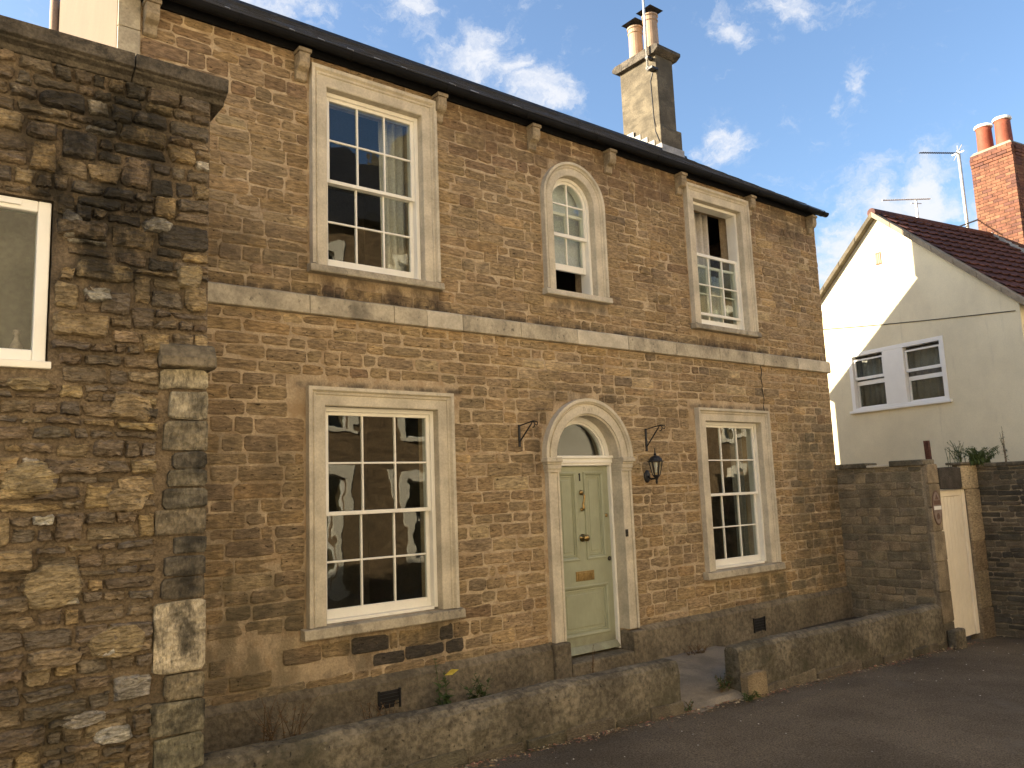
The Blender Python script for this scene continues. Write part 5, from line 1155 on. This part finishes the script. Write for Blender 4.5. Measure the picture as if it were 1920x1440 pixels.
# ================================================================== weeds and litter
def leafy(R, name, label, base_pt, h, stems, leaves, lsz, lmat, smat, spread=.12, droop=.2, group=None):
    t = thing(name, label, 'plant', base_pt, group); ms = MB(); ml = MB()
    for s in range(stems):
        a = R.uniform(0, 6.28); hh = h*R.uniform(.6, 1.05); dx, dy = spread*math.cos(a)*R.uniform(.2, 1), spread*math.sin(a)*R.uniform(.2, .7); b = Vector(base_pt)+Vector((R.uniform(-.04, .04)*stems**.5, R.uniform(-.03, .03), 0))
        pts = [b+Vector((dx*k*k/16, dy*k*k/16, hh*k/4)) for k in range(5)]; ms.tube(pts, [.006*h**.5+.002, .005, .004, .003, .002], 5)
        for l in range(leaves):
            tt = R.uniform(.12, 1); k = min(3, int(tt*4)); p = pts[k].lerp(pts[k+1], tt*4-k); az = R.uniform(0, 6.28); el = R.uniform(-.3, .9)
            d = Vector((math.cos(az)*math.cos(el), math.sin(az)*math.cos(el), math.sin(el))); sd = d.cross(Vector((0, 0, 1))).normalized(); L_ = lsz*R.uniform(.5, 1.2)*(1.1-.6*tt); w_ = L_*R.uniform(.2, .35)
            ml.add([p, p+d*L_*.45+sd*w_, p+d*L_-Vector((0, 0, L_*droop)), p+d*L_*.45-sd*w_], [(0, 1, 2, 3)])
    ms.build('stem', smat, t); ml.build('foliage', lmat, t); return t
Rv = random.Random(99)
t = leafy(Rv, 'weed', 'tall green weed with one yellow leaf growing beside the plinth vent', (4.18, -.32, -.26), .62, 2, 34, .11, 'leaf', 'leaf', .06)
MB().add([(4.19, -.33, .12), (4.25, -.36, .17), (4.32, -.38, .16), (4.25, -.37, .12)], [(0, 1, 2, 3)]).build('yellow_leaf', 'leaf_yellow', t)
leafy(Rv, 'weed', 'low spreading green weed in the yard right of the tall weed', (4.55, -.3, -.26), .3, 10, 16, .09, 'leaf', 'leaf', .2)
leafy(Rv, 'weed', 'brown dried weed tangle in the yard nearest the rubble building', (2.62, -.35, -.26), .5, 16, 14, .05, 'leaf_dry', 'stem_dry', .3)
leafy(Rv, 'weed', 'brown dried weed in the yard under the larger lower window', (3.45, -.4, -.26), .32, 12, 14, .05, 'leaf_dry', 'stem_dry', .22)
leafy(Rv, 'weed', 'thin wispy weed standing in front of the green door', (6.18, -.16, -.24), .36, 2, 14, .035, 'leaf_dry', 'stem_dry', .08)
leafy(Rv, 'weed', 'dark shrubby weed at the plinth foot right of the doorstep', (7.9, -.2, -.29), .16, 12, 12, .05, 'leaf_dry', 'stem_dry', .2)
leafy(Rv, 'weed', 'dark leafy weed growing against the end of the wall beside the path', (7.06, -1.28, -.36), .2, 10, 14, .06, 'leaf', 'stem_dry', .14)
leafy(Rv, 'weed', 'small green tuft at the front corner of the concrete path', (7.12, -1.52, road_z(7.1)), .09, 10, 10, .05, 'leaf', 'leaf', .12)
leafy(Rv, 'weed', 'small sprig at the end of the wall by the path corner', (6.25, -1.44, road_z(6.2)), .12, 6, 10, .04, 'leaf', 'stem_dry', .1)
leafy(Rv, 'wall_plant', 'dense green fern hanging over the coping of the darker street wall', (13.42, -1.45, 1.93), .26, 34, 40, .065, 'leaf', 'leaf', .36, .9)
leafy(Rv, 'wall_plant', 'tall flowering weed stalks on top of the darker street wall', (13.6, -1.75, 1.93), .55, 4, 22, .05, 'leaf', 'stem_dry', .1)
leafy(Rv, 'wall_plant', 'low green weeds along the cap of the ochre gate pier', (13.1, -1.28, 1.96), .34, 14, 16, .06, 'leaf', 'leaf', .3)
leafy(Rv, 'wall_plant', 'single thin weed stalk beside the rusty post', (12.95, -1.2, 1.9), .32, 2, 12, .04, 'leaf', 'leaf', .06)
m = MB(); md = MB()
for i in range(2200):
    x = Rv.uniform(2.0, 12.5); y = -1.45-abs(Rv.gauss(0, .07)); s_ = Rv.uniform(.008, .028)
    if 6.0 < x < 7.4 and Rv.random() < .3: continue
    if Rv.random() < .5 and not (abs(x-5.0) < .3 or abs(x-6.7) < .5 or abs(x-3.6) < .25): continue
    z = road_z(x)+.008; a = Rv.uniform(0, 6.28); c_, s2 = math.cos(a)*s_, math.sin(a)*s_; asp = Rv.uniform(.15, .6)
    m.add([(x-c_, y-s2, z), (x+s2*asp, y-c_*asp, z+Rv.uniform(.003, .012)), (x+c_, y+s2, z+.004), (x-s2*asp, y+c_*asp, z+.006)], [(0, 1, 2, 3)], mixc(Rv, [(.3, .2, .1), (.2, .12, .07), (.45, .36, .22), (.12, .09, .06), (.33, .15, .1)]))
surf('litter', (0, 0, 0), tint=True, var=.1, bump=0); o = m.build('leaf_litter', 'litter'); o['kind'] = 'stuff'; tag(o, 'dry leaves and twigs scattered along the foot of the low walls', 'litter')
m = MB()
for i in range(110):
    x = Rv.uniform(2.5, 13); y = -1.5-abs(Rv.gauss(0, 1))*1.1; s_ = Rv.uniform(.004, .012)
    if y < -6: continue
    z = road_surface(x, y); g_ = Rv.uniform(.18, .55); m.add([(x-s_, y, z), (x, y-s_, z), (x+s_, y, z), (x, y+s_, z), (x, y, z+s_*.8)], [(0, 1, 4), (1, 2, 4), (2, 3, 4), (3, 0, 4)], (g_, g_*.93, g_*.8))
o = m.build('grit', 'litter'); o['kind'] = 'stuff'; tag(o, 'pale chips of grit lying on the asphalt road', 'grit')
